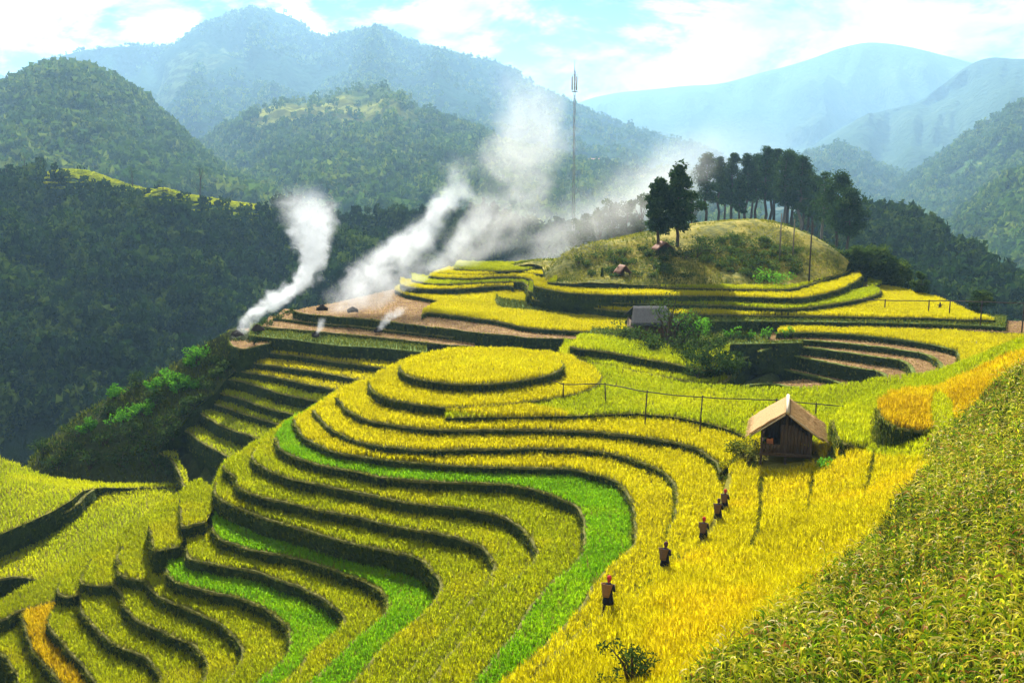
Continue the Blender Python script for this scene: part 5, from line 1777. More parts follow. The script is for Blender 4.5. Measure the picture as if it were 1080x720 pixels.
# the open thatched hut: +y runs away from the camera along the ridge
hz = HUT[2]
hut = empty('field_hut', (HUT[0], HUT[1], hz), -math.radians(15))
tag(hut, 'open wooden field hut with a tan thatched gable roof among the rice', 'hut')
FL, WL, RD = .62, 1.42, 3.3          # floor height, half width, depth
wallm = Mb()
EAVE, APEX, HALF = 1.72, 3.22, 2.12
for (nm, sgn) in (('roof_panel', -1), ('roof_panel', 1)):
    V, Q = sheet((sgn * HALF, -.45, EAVE), (sgn * HALF, RD + .35, EAVE), (0, RD + .35, APEX), (0, -.45, APEX), .09, 22, 8, .035, .05, 5)
    o = Mb().add(V, Q).build(nm, M_THATCH, hut)
    # straw laid over the boards, ragged along the eaves
    rt = np.random.default_rng(31 + sgn)
    th = Bag()
    n_ = 900
    u = rt.uniform(-.02, 1.0, n_)
    w_ = np.where(rt.uniform(0, 1, n_) < .3, rt.uniform(-.02, .08, n_), rt.uniform(0, .97, n_))
    y_ = -.47 + u * (RD + .85)
    x0_ = sgn * HALF * (1 - w_)
    z0_ = EAVE + (APEX - EAVE) * w_ + .05
    L_ = rt.uniform(.25, .6, n_)
    dx_ = sgn * HALF / math.hypot(HALF, APEX - EAVE) * L_
    dz_ = -(APEX - EAVE) / math.hypot(HALF, APEX - EAVE) * L_
    sk = rt.normal(0, .06, n_)
    a_ = np.stack([x0_, y_, z0_ + .01], 1)
    b_ = np.stack([x0_ + dx_ * .5, y_ + sk, z0_ + dz_ * .5 + rt.uniform(.0, .05, n_)], 1)
    c_ = np.stack([x0_ + dx_ * .62, y_ + sk * 1.6, z0_ + dz_ * .75], 1)
    wv = np.stack([np.zeros(n_), np.full(n_, .03), np.zeros(n_)], 1)
    V_ = np.stack([a_ - wv, a_ + wv, b_ + wv * 1.2, b_ - wv * 1.2, c_], 1).reshape(-1, 3)
    k_ = np.arange(n_)[:, None] * 5
    th.add(V_, k_ + np.array([[0, 1, 2, 3]]), k_ + np.array([[3, 2, 4]]), np.repeat(np.clip(rt.normal(.4, .22, n_), 0, 1), 5))
    th.build('straw', M_ROOFSTRAW, o)
Mb().tube([(0, -.55, APEX + .06), (0, 1.5, APEX + .09), (0, RD + .45, APEX + .06)], [.11, .10, .11], 8).build('ridge_cap', M_CAP, hut)
for sgn in (-1, 1):
    Mb().tube([(sgn * .12, -.49, APEX - .10), (sgn * HALF, -.49, EAVE - .07)], [.045, .045], 6).build('barge_pole', M_CAP, hut)
for (x, y) in ((-WL, 0), (WL, 0), (-WL, RD), (WL, RD), (0, 0), (0, RD)):
    top = EAVE + .35 if x else APEX - .25
    Mb().tube([(x, y, -.5), (x, y, top)], [.07, .06], 7).build('post', M_WOOD, hut)
fm = Mb()
for i in range(12):
    fm.box((-WL + .12 + i * (2 * WL - .24) / 11, RD / 2, FL), (.235, RD + .2, .06))
fm.build('floor', M_WOOD, hut)
fb = Mb().box((0, -.02, FL - .10), (2 * WL + .25, .10, .13)).box((0, RD + .02, FL - .10), (2 * WL + .25, .10, .13))
fb.build('floor_beam', M_WOOD, hut)
bw = Mb()
for i in range(15):
    x = -WL + .1 + i * (2 * WL - .2) / 14
    bw.box((x, RD - .08, (FL + EAVE + .9 - abs(x) * .7) / 2), (.19, .03, EAVE + .9 - abs(x) * .7 - FL))
bw.build('back_wall', M_WOOD, hut)
rw = Mb()
for i in range(17):
    rw.box((WL - .08, .12 + i * (RD - .24) / 16, (FL + EAVE + .25) / 2), (.03, .185, EAVE + .25 - FL))
rw.build('side_wall', M_WOOD, hut)
fw = Mb()
for i in range(9):
    x = -.25 + i * (WL + .2) / 8
    hgt = min(EAVE + .9 - abs(x) * .7, 2.35)
    fw.box((x, .07, (FL + hgt) / 2), (.175, .03, hgt - FL))
for i in range(5):
    fw.box((-WL + .15 + i * .22, .07, FL + .28), (.19, .03, .5))
fw.build('front_wall', M_WOOD, hut)
lw = Mb()
for i in range(17):
    lw.box((-WL + .08, .12 + i * (RD - .24) / 16, FL + .25), (.03, .185, .5))
lw.build('side_wall', M_WOOD, hut)
for k in range(5):
    y = .1 + k * .78
    Mb().tube([(-HALF + .1, y, EAVE - .06), (0, y, APEX - .15), (HALF - .1, y, EAVE - .06)], [.035, .035, .035], 6, cap=False).build('rafter', M_WOOD, hut)
M4 = Matrix.Translation((HUT[0], HUT[1], hz)) @ Matrix.Rotation(-math.radians(15), 4, 'Z')
cm = Mb()
V, Q = sheet((-1.15, .5, 1.35), (-.75, .35, 1.42), (-.72, .4, .98), (-1.1, .55, .93), .03, 6, 5, .04, .03, 3)
V = np.array([M4 @ Vector(v) for v in V])
tag(cm.add(V, Q).build('cloth', M_CLOTH), 'orange cloth hanging in the left opening of the hut', 'cloth')
bk = Mb().lathe([(.001, 0), (.17, .0), (.21, .16), (.20, .30), (.17, .31)], (0, 0, 0), 12)
V = np.array([M4 @ Vector((.55, -.22, FL + .03)) for _ in (0,)])

# grey roofed shed
shed = empty('shed', SHED, math.radians(2))
tag(shed, 'small shed with a grey sheet roof half hidden by bushes', 'shed')
V, Q = sheet((-2.45, -.3, 1.75), (2.35, -.3, 1.75), (1.35, 3.0, 3.05), (-1.75, 3.0, 3.05), .08, 14, 6, .02, .02, 9)
Mb().add(V, Q).build('roof', M_GREYROOF, shed)
V, Q = sheet((2.0, 6.0, 1.75), (-2.2, 6.0, 1.75), (-1.75, 3.08, 3.0), (1.35, 3.08, 3.0), .08, 14, 6, .02, .02, 10)
Mb().add(V, Q).build('roof', M_GREYROOF, shed)
sw = Mb()
for i in range(20):
    sw.box((-1.85 + i * .19, .25, .82), (.175, .04, 1.64))
sw.build('front_wall', M_REDROOF, shed)
sw = Mb()
for x in (-1.9, 1.85):
    sw.box((x, 2.9, .82), (.05, 5.2, 1.64))
sw.box((0, 5.5, .82), (3.8, .05, 1.64))
sw.build('side_wall', M_WOOD, shed)
Mb().box((-.2, .215, .75), (.75, .03, 1.45)).build('door', M_WOOD, shed)
for x in (-2.1, -.7, .8, 2.0):
    Mb().tube([(x, -.1, -.2), (x, -.1, 1.74)], [.05, .045], 6).build('post', M_WOOD, shed)
p = at_z(699, 323, [s for s in SLABS if s['cx'] == 'C'][3]['z'])
sl = Mb().tube([(0, 0, -.2), (.35, .1, .75), (.72, .2, 1.7)], [.06, .05, .04], 6)
tag(sl.build('pole', M_WOODP, loc=p), 'pale leaning pole behind the grey shed', 'pole')


def shelter(label, p, w, mat, seed):
    e = empty('shelter', p, math.radians(seed))
    tag(e, label, 'shelter')
    for s_ in (-1, 1):
        V, Q = sheet((s_ * w, -w * .8, .35), (s_ * w, w * .8, .35), (0, w * .8, 1.25), (0, -w * .8, 1.25), .06, 6, 4, .02, .02, seed)
        Mb().add(V, Q).build('roof_panel', mat, e)
    Mb().box((0, w * .55, .5), (w * 1.1, .05, 1.1)).build('back_wall', M_WOOD, e)
    for x in (-w * .7, w * .7):
        Mb().tube([(x, -w * .5, -.2), (x, -w * .5, .62)], [.05, .05], 6).build('post', M_WOOD, e)


shelter('small brown roofed shelter under the two dark trees', on_knoll(700, 266), 1.25, M_REDROOF, 12)
shelter('tiny low brown shelter on the bare lower slope of the knoll', on_knoll(657, 291), .85, M_REDROOF, 25)
p = on_knoll(635, 292)
Mb_ = Mb().lathe([(.16, -.1), (.19, .25), (.14, .6), (.10, .95), (.03, 1.15)], (0, 0, 0), 8)
tag(Mb_.build('haystack', M_GRASS, loc=p), 'small green upright stack near the tiny shelter', 'haystack')


def rail(name, label, pts, heights, thick, mat_rail, mat_post, lean=None, cat='fence', over=None):
    """posts standing at pts with a rail laid along their tops"""
    pts = [np.array(p) for p in pts]
    e = empty(name, pts[0])
    tag(e, label, cat)
    tops = []
    for i, (p, h) in enumerate(zip(pts, heights)):
        dx = (lean[i] if lean else 0)
        q = p - pts[0]
        Mb().tube([q + np.array([0, 0, -.4]), q + np.array([dx * .5, 0, h * .55]), q + np.array([dx, 0, h + .10])], [thick * 1.15, thick, thick * .9], 6).build('post', mat_post, e)
        tops.append(q + np.array([dx, 0, h]))
    line = list(tops)
    if over:
        line = ([np.array(over[0]) - pts[0]] if over[0] is not None else []) + line + ([np.array(over[1]) - pts[0]] if over[1] is not None else [])
    sm = smooth_line(np.array(line), .8)
    sm[:, 2] -= .03 * np.abs(np.sin(np.arange(len(sm)) * .9))
    Mb().tube(sm, [thick * .85] * len(sm), 6).build('rail', mat_rail, e)
    return e


def span(px, py_base, py_top, patch_=None, z=None):
    b = surf_at(px, py_base, patch_) if patch_ else at_z(px, py_base, z)
    return b, float(b[1] * (py_base - py_top) / FPX * 1.02)


fp = [span(594, 419, 404.5, z=-18.5)] + [span(x, y, t, spur) for x, y, t in ((639, 427, 404), (680, 446, 411.5), (738, 455, 417), (818, 440, 421), (860, 441, 425))]
over0 = at_d(583, 401, fp[0][0][1] + .3)
over1 = at_d(898, 428.5, fp[-1][0][1] + 1.0)
rail('rail_fence', 'thin dark water pipe on posts between the round hill and the hut', [f[0] for f in fp], [f[1] for f in fp], .045, M_POLE, M_POLE, lean=[0, -.1, .12, .1, 0, 0], over=(over0, over1))
Z3 = C_TOP
fp = [span(x, y, t, z=Z3) for x, y, t in ((888, 318, 315), (933, 327, 316.5), (979, 331, 317), (1001, 333, 317), (1034, 340, 318), (1078, 346, 319.5), (1110, 349, 320))]
rail('rail_fence', 'dark rail on posts crossing the yellow field at the right edge', [f[0] for f in fp], [f[1] for f in fp], .06, M_POLE, M_POLE)
p = at_z(991, 327, Z3)
tag(Mb().tube([(0, 0, -.2), (.02, 0, .45), (0, 0, .85)], [.14, .16, .05], 7).tube([(-.3, 0, .55), (.3, 0, .6)], [.04, .04], 6).build('scarecrow', M_POLE, loc=p), 'tiny dark scarecrow between two rail posts in the yellow field', 'scarecrow')
p, h = span(853, 300, 236, kn)
tag(Mb().tube([p * 0 + (0, 0, -.3), (0, 0, h * .5), (.03, 0, h)], [.10, .08, .06], 8).tube([(-.55, 0, h - .4), (.55, 0, h - .4)], [.05, .05], 6).build('utility_pole', M_POLE, loc=p), 'dark thin utility pole at the foot of the pine grove', 'pole')
for i, (px, py, t) in enumerate(((822, 276, 226), (836, 275, 232))):
    p, h = span(px, py, t, kn)
    tag(Mb().tube([(0, 0, -.3), (0, 0, h)], [.10, .06], 8).build('bare_trunk', M_BARKL, loc=p), ('pale bare trunk in front of the middle of the grove', 'second pale bare trunk, right of the first, before the grove')[i], 'tree trunk')
# pale crumpled sheet standing in for the white pond, and stakes
p = at_d(1020, 369, 96)
V, Q = sheet((-1.0, -.7, .05), (1.0, -.5, .1), (1.2, .9, .45), (-.7, .8, .4), .03, 10, 6, .10, .05, 21)
tag(Mb().add(V + np.array([0, 0, .25]), Q).build('pond_sheet', M_POND, loc=p), 'crumpled white pond stand-in at the right end of the stubble basin', 'sheet')
p = at_z(34, 575, -31.6)
tag(Mb().tube([(0, 0, -.2), (.03, 0, 1.5)], [.05, .04], 6).build('stake', M_WOODP, loc=p), 'pale thin stake below the path in the lower left field', 'stake')

for i, (px, py, d, lab) in enumerate([(250, 353, 107.0, 'dark smouldering straw heap on the left stubble lobe'), (272, 347, 108.3, 'dark straw heap at the left end of the second stubble step'), (372, 328, 114.5, 'charred straw heap under the broad white smoke'), (340, 326, 113.0, 'charred straw heap near the left rim of the brown field'), (399, 349, 109.8, 'small charred heap below the small middle puff'), (333, 354, 108.0, 'small charred heap below the tiny left puff')]):
    r = np.random.default_rng(500 + i)
    w = .55 if i < 4 else .35
    hp = Mb().lathe([(w * r.uniform(.9, 1.1), -.1), (w * .92, .12), (w * .66, .28), (w * .3, .42), (.02, .47)], (0, 0, 0), 11, 1.25, .9)
    hp.V[0] += r.normal(0, .045, hp.V[0].shape)
    tag(hp.build('straw_heap', M_ASH, loc=at_d(px, py, d)), lab, 'straw heap', 'smouldering straw heaps')
# mast
mp = at_d(604, 262, 172)
mast = empty('radio_mast', mp)
tag(mast, 'tall thin radio mast rising out of the smoke', 'mast')
MH = 172 * (262 - 80) / FPX
mm = Mb()
for k in range(3):
    a = 2.09 * k
    mm.tube([(math.cos(a) * .24, math.sin(a) * .24, -1), (math.cos(a) * .14, math.sin(a) * .14, MH)], [.045, .035], 5)
nb = 24
for i in range(nb):
    z0, z1 = i * MH / nb, (i + 1) * MH / nb
    for k in range(3):
        a, b_ = 2.09 * k, 2.09 * (k + 1)
        r0, r1 = .24 - .10 * z0 / MH, .24 - .10 * z1 / MH
        mm.tube([(math.cos(a) * r0, math.sin(a) * r0, z0), (math.cos(b_) * r1, math.sin(b_) * r1, z1)], [.022, .022], 4, cap=False)
mm.build('lattice', M_STEEL, mast)
for k in range(3):
    a = 2.09 * k + .5
    Mb().box((math.cos(a) * .42, math.sin(a) * .42, MH - 2.0), (.20, .12, 2.2), rot2(a)).build('antenna_panel', M_WHITE, mast)
Mb().tube([(math.cos(a) * .52, math.sin(a) * .52, MH - .7) for a in np.linspace(0, 6.283, 15)], [.03] * 15, 5, cap=False).tube([(math.cos(a) * .52, math.sin(a) * .52, MH - 3.3) for a in np.linspace(0, 6.283, 15)], [.05] * 15, 5, cap=False).build('ring_platform', M_STEEL, mast)
Mb().tube([(0, 0, MH - .2), (0, 0, MH + 1.6)], [.05, .02], 5).build('lightning_rod', M_STEEL, mast)


def house(label, p, w, d, h, roof, yaw=0.0):
    e = empty('house', p, yaw)
    tag(e, label, 'house')
    Mb().box((0, 0, h / 2 - 1), (w, d, h + 2)).build('wall', M_WHITE, e)
    for s_ in (-1, 1):
        V, Q = sheet((-w * .55, s_ * d * .62, h - .15), (w * .55, s_ * d * .62, h - .15), (w * .55, 0, h + d * .32), (-w * .55, 0, h + d * .32), .18, 10, 3, .03, 0, 4)
        Mb().add(V, Q).build('roof', roof, e)
    Mb().box((0, -d / 2 - .03, 1.0), (1.0, .06, 2.0)).build('door', M_WOOD, e)
    for x in (-w * .3, w * .3):
        Mb().box((x, -d / 2 - .03, h * .55), (1.1, .06, 1.0)).build('window', M_POLE, e)


house('long pale house with a faded red roof beside the mast, seen through smoke', at_d(619, 173.5, 1262), 30, 10, 4.0, M_PINKROOF, .05)
house('tiny white house among fields high on the middle hill', at_d(292, 113, 1442), 9, 7, 4, M_WHITE, .3)

# ------------------------------------------------------------------ people
M_SKIN = plain_mat('skin', (.42, .24, .15), (.36, .20, .12), 3, .6, .3, bump=.02)
M_INDIGO = plain_mat('indigo cloth', (.030, .034, .055), (.014, .016, .028), 7, .9, .1)
M_SKIRT = plain_mat('dark skirt', (.022, .020, .026), (.010, .010, .014), 7, .9, .1)
M_RED = plain_mat('red scarf', (.58, .045, .035), (.36, .03, .03), 7, .85, .1)
M_DARKSCARF = plain_mat('dark checked scarf', (.16, .05, .05), (.05, .035, .04), 20, .85, .1)
M_WICKER = plain_mat('brown wicker', (.34, .17, .055), (.19, .09, .03), 16, .8, .2, (1, 1, 3), bump=.6)
M_WICKER2 = plain_mat('dark wicker', (.20, .11, .05), (.11, .06, .03), 16, .8, .2, (1, 1, 3), bump=.6)
M_HAIR = plain_mat('black hair', (.012, .010, .010), (.006, .005, .005), 20, .5, .3)
M_LEG = plain_mat('dark leggings', (.02, .02, .024), (.012, .012, .014), 9, .9, .1)


def person_mesh(stride, lean, seed):
    """one continuous figure grown from a skeleton, 1.55 m tall, facing +y"""
    J, E, R = [], [], []

    def v(p, r, par=None):
        J.append(p)
        R.append(r)
        if par is not None:
            E.append((par, len(J) - 1))
        return len(J) - 1
    L = lean
    pel = v((0, 0, .80), (.125, .10))
    wa = v((0, .25 * L, .95), (.11, .085), pel)
    ch = v((0, .55 * L, 1.12), (.13, .10), wa)
    nb = v((0, .8 * L, 1.25), (.07, .06), ch)
    nk = v((0, .92 * L, 1.31), (.045, .045), nb)
    hd = v((0, 1.0 * L + .015, 1.40), (.072, .082), nk)
    tp = v((0, 1.0 * L + .01, 1.50), (.055, .062), hd)
    v((0, 1.0 * L + .085, 1.385), (.018, .018), hd)           # nose
    for s in (-1, 1):
        hp = v((s * .085, 0, .74), (.085, .085), pel)
        kn_ = v((s * .085, s * stride * .16 + .03, .43), (.058, .058), hp)
        an = v((s * .085, s * stride * .30 - .02, .09), (.036, .036), kn_)
        v((s * .09, s * stride * .30 + .12, .035), (.034, .028), an)
        sh = v((s * .165, .7 * L, 1.20), (.052, .052), ch)
        el = v((s * .225, .6 * L + .02, .98), (.040, .040), sh)
        wr = v((s * .165, .6 * L + .18, 1.02 + .04 * s), (.028, .026), el)
        pm = v((s * .135, .6 * L + .245, 1.05 + .04 * s), (.030, .020), wr)
        for f in range(4):
            k1 = v((s * (.145 - .018 * f), .6 * L + .29, 1.075 + .04 * s - .014 * f), (.0085, .0085), pm)
            v((s * (.130 - .018 * f), .6 * L + .285, 1.105 + .04 * s - .016 * f), (.0075, .0075), k1)
        v((s * .115, .6 * L + .225, 1.10 + .04 * s), (.010, .010), pm)
    me = bpy.data.meshes.new('person')
    me.from_pydata(J, E, [])
    o = bpy.data.objects.new('skeleton', me)
    COL.objects.link(o)
    md = o.modifiers.new('skin', 'SKIN')
    for i, r in enumerate(R):
        me.skin_vertices[0].data[i].radius = r
    me.skin_vertices[0].data[0].use_root = True
    sb = o.modifiers.new('sub', 'SUBSURF')
    sb.levels = sb.render_levels = 2
    dg = bpy.context.evaluated_depsgraph_get()
    out = bpy.data.meshes.new_from_object(o.evaluated_get(dg))
    bpy.data.objects.remove(o)
    out.materials.clear()
    for m in (M_SKIN, M_INDIGO, M_LEG):
        out.materials.append(m)
    for p in out.polygons:
        c = p.center
        p.use_smooth = True
        hand = c[1] > .6 * L + .175 and abs(c[2] - 1.06) < .16 and abs(c[0]) > .05
        p.material_index = 0 if (c[2] > 1.29 or hand) else (2 if c[2] < .80 else 1)
    return out


def person(label, px, py, h_px, yaw, stride, lean, scarf, bmat, seed, blabel):
    b = surf_at(px, py, spur)
    s = (b[1] * h_px / FPX) / 1.52
    e = empty('person', (b[0], b[1], b[2] - .04), yaw)
    e.scale = (s, s, s)
    tag(e, label, 'person', 'basket carriers walking through the rice')
    body = person_mesh(stride, lean, seed)
    link('body', body, None, e)
    L = lean
    Mb().lathe([(.135, .99), (.150, .90), (.185, .74), (.215, .58), (.235, .44), (.225, .435)], (0, .1 * L, 0), 18, 1.0, .86).build('skirt', M_SKIRT, e, smooth=True)
    Mb().lathe([(.060, 1.285), (.105, 1.255), (.165, 1.215), (.168, 1.12), (.150, 1.0), (.158, .90), (.178, .80), (.170, .795)], (0, .5 * L, 0), 18, 1.0, .74).build('jacket', M_INDIGO, e, smooth=True)
    for sd in (-1, 1):
        Mb().tube([(sd * .150, .7 * L, 1.215), (sd * .200, .66 * L, 1.09), (sd * .230, .6 * L + .01, .975), (sd * .200, .6 * L + .09, .985)], [.064, .062, .056, .050], 9).build('sleeve', M_INDIGO, e, smooth=True)
    hy = 1.0 * L + .005
    Mb().lathe([(.092, 1.385), (.100, 1.43), (.100, 1.475), (.085, 1.52), (.05, 1.55), (.002, 1.56)], (0, hy - .01, 0), 16, .95, 1.08).tube([(0, hy - .085, 1.45), (.01, hy - .13, 1.40), (.02, hy - .14, 1.30)], [.045, .05, .02], 7).build('headscarf', scarf, e, smooth=True)
    Mb().lathe([(.076, 1.335), (.088, 1.375), (.090, 1.40)], (0, hy - .022, 0), 14, .95, .95).build('hair', M_HAIR, e, smooth=True)
    # basket on the back: a thing of its own
    k = empty('basket', (0, 0, 0), 0)
    M = Matrix.Translation((b[0], b[1], b[2] - .04)) @ Matrix.Rotation(yaw, 4, 'Z')
    k.matrix_world = M @ Matrix.Translation(Vector((0, -.29 + .45 * L, .80)) * s) @ Matrix.Rotation(-.18 - L * .6, 4, 'X') @ Matrix.Scale(s, 4)
    tag(k, blabel, 'basket', 'wicker back baskets')
    wb = Mb().lathe([(.001, .0), (.125, .0), (.14, .12), (.17, .30), (.205, .47), (.215, .50), (.20, .50), (.165, .30), (.12, .04), (.001, .035)], (0, 0, 0), 18, 1.1, .86).build('wicker_body', bmat, k, smooth=True)
    Mb().tube([(math.cos(a) * .235, math.sin(a) * .185, .50) for a in np.linspace(0, 6.283, 19)], [.018] * 19, 6, cap=False).build('rim', bmat, wb)
    for sd in (-1, 1):
        Mb().tube([(sd * .11, .15, .40), (sd * .12, .24, .47), (sd * .12, .36, .44), (sd * .12, .42, .34), (sd * .13, .36, .22), (sd * .12, .14, .12)], [.014] * 6, 5).build('strap', M_LEG, wb)
    return e


YAW = -math.radians(28)
person('nearest walker in dark clothes and red headscarf, seen from behind in the rice', 641, 646, 44, YAW, 1.0, .10, M_RED, M_WICKER, 1, 'tan wicker basket on the back of the nearest walker')
person('second nearest walker in dark clothes with a dark red headscarf', 701, 605, 38, YAW - .1, -.9, .06, M_DARKSCARF, M_WICKER2, 2, 'dark wicker basket on the back of the second nearest walker')
person('middle walker of the five, red headscarf, dark jacket and skirt', 741.5, 574.5, 33, YAW + .1, .8, .05, M_RED, M_WICKER2, 3, 'brown wicker basket on the back of the middle walker')
person('fourth walker, dark headed, half covering the one ahead', 757, 553.5, 31, YAW, -.8, .05, M_DARKSCARF, M_WICKER2, 4, 'brown wicker basket on the back of the fourth walker')
person('farthest walker with a red headscarf, partly hidden behind the fourth', 764, 541, 28, YAW, .8, .05, M_RED, M_WICKER2, 5, 'brown wicker basket on the back of the farthest walker')

# ------------------------------------------------------------------ haze
def haze():
    x, y0, y1, z0, z1 = 4200.0, -60.0, 6400.0, -110.0, 530.0
    V = np.array([(-x, y0, z0), (x, y0, z0), (x, y1, z0), (-x, y1, z0), (-x, y0, z1), (x, y0, z1), (x, y1, z1), (-x, y1, z1)], float)
    F = np.array([(0, 3, 2, 1), (4, 5, 6, 7), (0, 1, 5, 4), (1, 2, 6, 5), (2, 3, 7, 6), (3, 0, 4, 7)])
    m, t = new_mat('haze air')
    pv = t.add('ShaderNodeVolumePrincipled')
    pv.inputs['Color'].default_value = (.40, .68, .96, 1)
    pv.inputs['Density'].default_value = HAZE_DENSITY
    pv.inputs['Anisotropy'].default_value = 0.3
    o = t.add('ShaderNodeOutputMaterial')
    t.l.new(pv.outputs[0], o.inputs['Volume'])
    tag(link('haze', fast_mesh('haze', V, [F]), m), 'pale blue morning haze filling the valley', 'haze', kind='stuff')


HAZE_DENSITY = 0.00016
haze()

# ------------------------------------------------------------------ smoke
def smoke(label, axis, radii, density, seed, noise=1.0, thresh=.40, soft=.16, color=(.90, .93, .96), zs=1.0, aniso=.3):
    """a drifting column: axis = points (px, py, distance) from the fire up; radii in metres at each point.
    The density falls off from a bent centre line and is broken up by noise, all in the column's own space."""
    A_ = np.array([at_d(*a) for a in axis])
    base = A_[0].copy()
    P = A_ - base
    t = (P[:, 2] - P[0, 2]) / (P[-1, 2] - P[0, 2])
    H = P[-1, 2]
    pad = max(radii) * 1.05
    lo, hi = (P - np.array(radii)[:, None]).min(0), (P + np.array(radii)[:, None]).max(0)
    # hull: a lumpy tube a little wider than the smoke itself
    n = 24
    zz = np.linspace(-.04, 1.06, 16)
    V = []
    for z in zz:
        c = np.array([np.interp(z, t, P[:, k]) for k in range(2)])
        r = np.interp(z, t, radii) * 1.12 + .2
        for k in range(n):
            a = 2 * math.pi * k / n
            V.append((c[0] + math.cos(a) * r, c[1] + math.sin(a) * r, z * H))
    Q = [[i * n + k, i * n + (k + 1) % n, (i + 1) * n + (k + 1) % n, (i + 1) * n + k] for i in range(len(zz) - 1) for k in range(n)]
    m0 = len(V)
    for end, z in ((0, zz[0]), (1, zz[-1])):
        V.append((np.interp(z, t, P[:, 0]), np.interp(z, t, P[:, 1]), z * H))
    T = [[(k + 1) % n, k, m0] for k in range(n)] + [[(len(zz) - 1) * n + k, (len(zz) - 1) * n + (k + 1) % n, m0 + 1] for k in range(n)]
    m, nt = new_mat('smoke ' + str(seed))
    tcn = nt.add('ShaderNodeTexCoord')
    pos = tcn.outputs['Object']
    sp = nt.add('ShaderNodeSeparateXYZ')
    nt.l.new(pos, sp.inputs[0])
    h = nt.math('DIVIDE', sp.outputs[2], float(H))

    def curve(vals):
        """piecewise profile of a quantity along the height"""
        lo_, hi_ = min(vals), max(vals)
        if hi_ - lo_ < 1e-6:
            hi_ = lo_ + 1e-6
        stops = [(float(np.clip(tt, 0, 1)), ((v - lo_) / (hi_ - lo_),) * 3) for tt, v in zip(t, vals)]
        c = nt.ramp(h, stops, 'EASE' if False else 'LINEAR')
        return nt.math('ADD', nt.math('MULTIPLY', c, float(hi_ - lo_)), float(lo_))
    cx_, cy_, rr = curve(list(P[:, 0])), curve(list(P[:, 1])), curve(list(radii))
    warp = nt.add('ShaderNodeTexNoise')
    nt.l.new(pos, warp.inputs['Vector'])
    warp.inputs['Scale'].default_value = .55 / max(1.0, np.mean(radii) * .45)
    warp.inputs['Detail'].default_value = 2
    ws = nt.add('ShaderNodeSeparateXYZ')
    nt.l.new(warp.outputs['Color'], ws.inputs[0])
    amp = float(np.mean(radii)) * .9
    dx = nt.math('SUBTRACT', nt.math('ADD', sp.outputs[0], nt.math('MULTIPLY', nt.math('SUBTRACT', ws.outputs[0], .5), amp)), cx_)
    dy = nt.math('SUBTRACT', nt.math('ADD', sp.outputs[1], nt.math('MULTIPLY', nt.math('SUBTRACT', ws.outputs[1], .5), amp)), cy_)
    dd = nt.math('SQRT', nt.math('ADD', nt.math('MULTIPLY', dx, dx), nt.math('MULTIPLY', dy, dy)))
    q = nt.math('DIVIDE', dd, rr)
    core = nt.smooth(q, 1.0, .05)
    v = nt.vmath('MULTIPLY', pos, (1, 1, zs))
    ns = nt.noise(v, noise, 6.0, .66, .8, w=seed * 1.7)
    puff = nt.smooth(nt.math('ADD', ns, nt.math('MULTIPLY', nt.math('SUBTRACT', core, .55), .42)), thresh, thresh + soft)
    ends = nt.math('MULTIPLY', nt.smooth(h, -.03, .02), nt.smooth(h, 1.05, .55))
    fade = curve([1.0 / (1.0 + (r / radii[0]) * .35) for r in radii])
    den = nt.math('MULTIPLY', nt.math('MULTIPLY', nt.math('MULTIPLY', core, puff), ends), nt.math('MULTIPLY', fade, float(density)))
    pv = nt.add('ShaderNodeVolumePrincipled')
    pv.inputs['Color'].default_value = (*color, 1)
    pv.inputs['Anisotropy'].default_value = aniso
    nt.l.new(den, pv.inputs['Density'])
    o = nt.add('ShaderNodeOutputMaterial')
    nt.l.new(pv.outputs[0], o.inputs['Volume'])
    ob = link('smoke', fast_mesh('smoke', np.array(V), [np.array(Q), np.array(T)]), m)
    ob.location = base
    tag(ob, label, 'smoke', kind='stuff')
    return ob


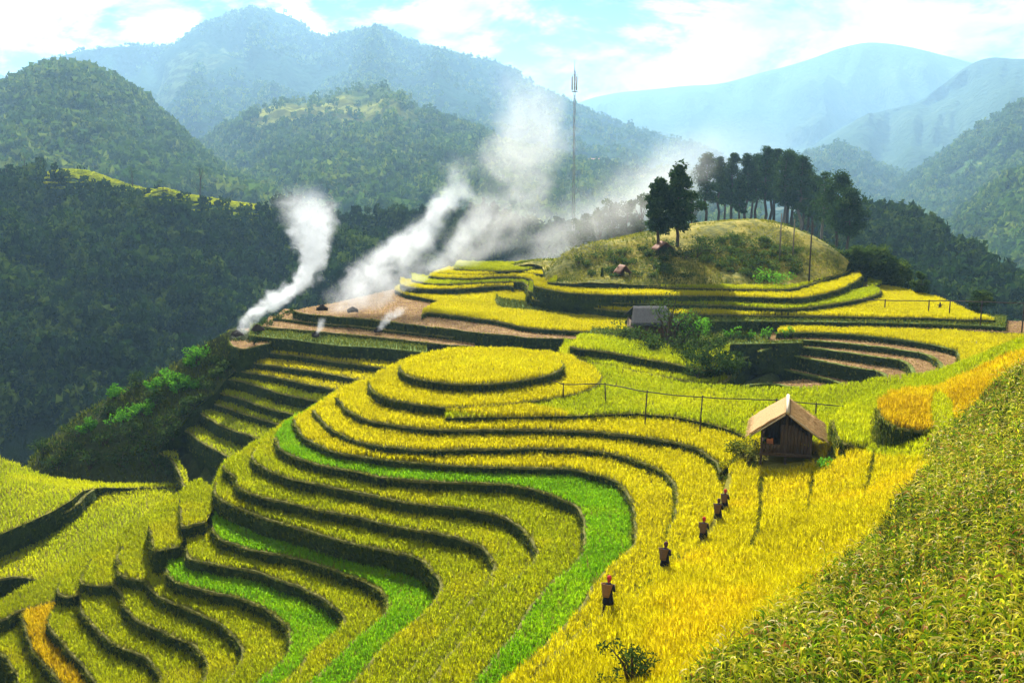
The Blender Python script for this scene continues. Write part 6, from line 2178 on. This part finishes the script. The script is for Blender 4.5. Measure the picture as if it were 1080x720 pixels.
smoke('dense white smoke curling up from the fire on the left stubble lobe', [(251, 353, 107), (260, 338, 108), (285, 320, 110), (312, 302, 112), (328, 280, 113), (333, 256, 114), (329, 232, 115), (322, 214, 116), (320, 196, 117)],
      [1.0, 1.8, 2.8, 3.2, 3.2, 3.8, 5.8, 6.6, 5.2], 1.25, 1, noise=.62, thresh=.44, soft=.22)
smoke('spreading white smoke bank over the brown stubble field', [(372, 326, 115), (382, 314, 116), (394, 302, 118), (402, 286, 120), (424, 262, 123), (455, 235, 126), (476, 205, 129), (486, 160, 132)],
      [5.5, 7.5, 8.5, 8.0, 6.5, 5.4, 4.8, 3.6], .32, 2, noise=.36, thresh=.46, soft=.26)
smoke('tall broad column of pale smoke behind the yellow shoulder', [(470, 284, 136), (500, 262, 138), (530, 232, 140), (545, 200, 142), (552, 170, 144), (560, 140, 146), (556, 108, 148), (545, 62, 150)],
      [5, 9.0, 12.0, 12.5, 12, 12.5, 12.5, 11], .125, 3, noise=.17, thresh=.45, soft=.30, color=(.95, .94, .92))
smoke('thin veil of smoke drifting in front of the misty trees', [(560, 278, 147), (600, 258, 147.5), (630, 236, 148), (660, 214, 150), (695, 184, 158), (735, 130, 170)],
      [9.0, 15.0, 17.0, 17.0, 17.0, 12.0], .07, 4, noise=.085, thresh=.40, soft=.4, color=(.95, .95, .93))
smoke('low grey smoke lying along the crest behind the yellow shoulder', [(430, 296, 140), (470, 280, 141), (520, 262, 142), (580, 248, 143), (635, 230, 146), (675, 206, 150)],
      [4.0, 7.0, 10.0, 11.0, 10.0, 7.0], .04, 8, noise=.14, thresh=.42, soft=.35, color=(.94, .94, .93))
smoke('low wisp of smoke along the left edge of the yellow shoulder', [(396, 326, 116), (425, 304, 120), (452, 286, 126), (478, 264, 130), (505, 232, 133), (515, 205, 135)],
      [1.6, 2.6, 3.6, 4.4, 4.6, 3.6], .24, 5, noise=.5, thresh=.45, soft=.25)
smoke('small puff of white smoke from the stubble edge in the middle', [(399, 349, 109.5), (403, 343, 109.8), (412, 334, 110), (424, 322, 110.5)], [.5, 1.1, 1.7, 2.2], 1.2, 6, noise=1.0, thresh=.45, soft=.25)
smoke('tiny puff of smoke on the bank left of the middle fires', [(333, 353, 107.5), (337, 347, 107.8), (341, 334, 108)], [.4, .8, .9], 1.2, 7, noise=1.3, thresh=.45, soft=.25)
smoke('wide pale mist hanging in the valley behind the pines', [(560, 262, 420), (640, 235, 440), (700, 205, 460), (745, 170, 480), (770, 120, 500)],
      [45, 62, 70, 70, 55], .0075, 9, noise=.022, thresh=.36, soft=.4, color=(.95, .97, .98))
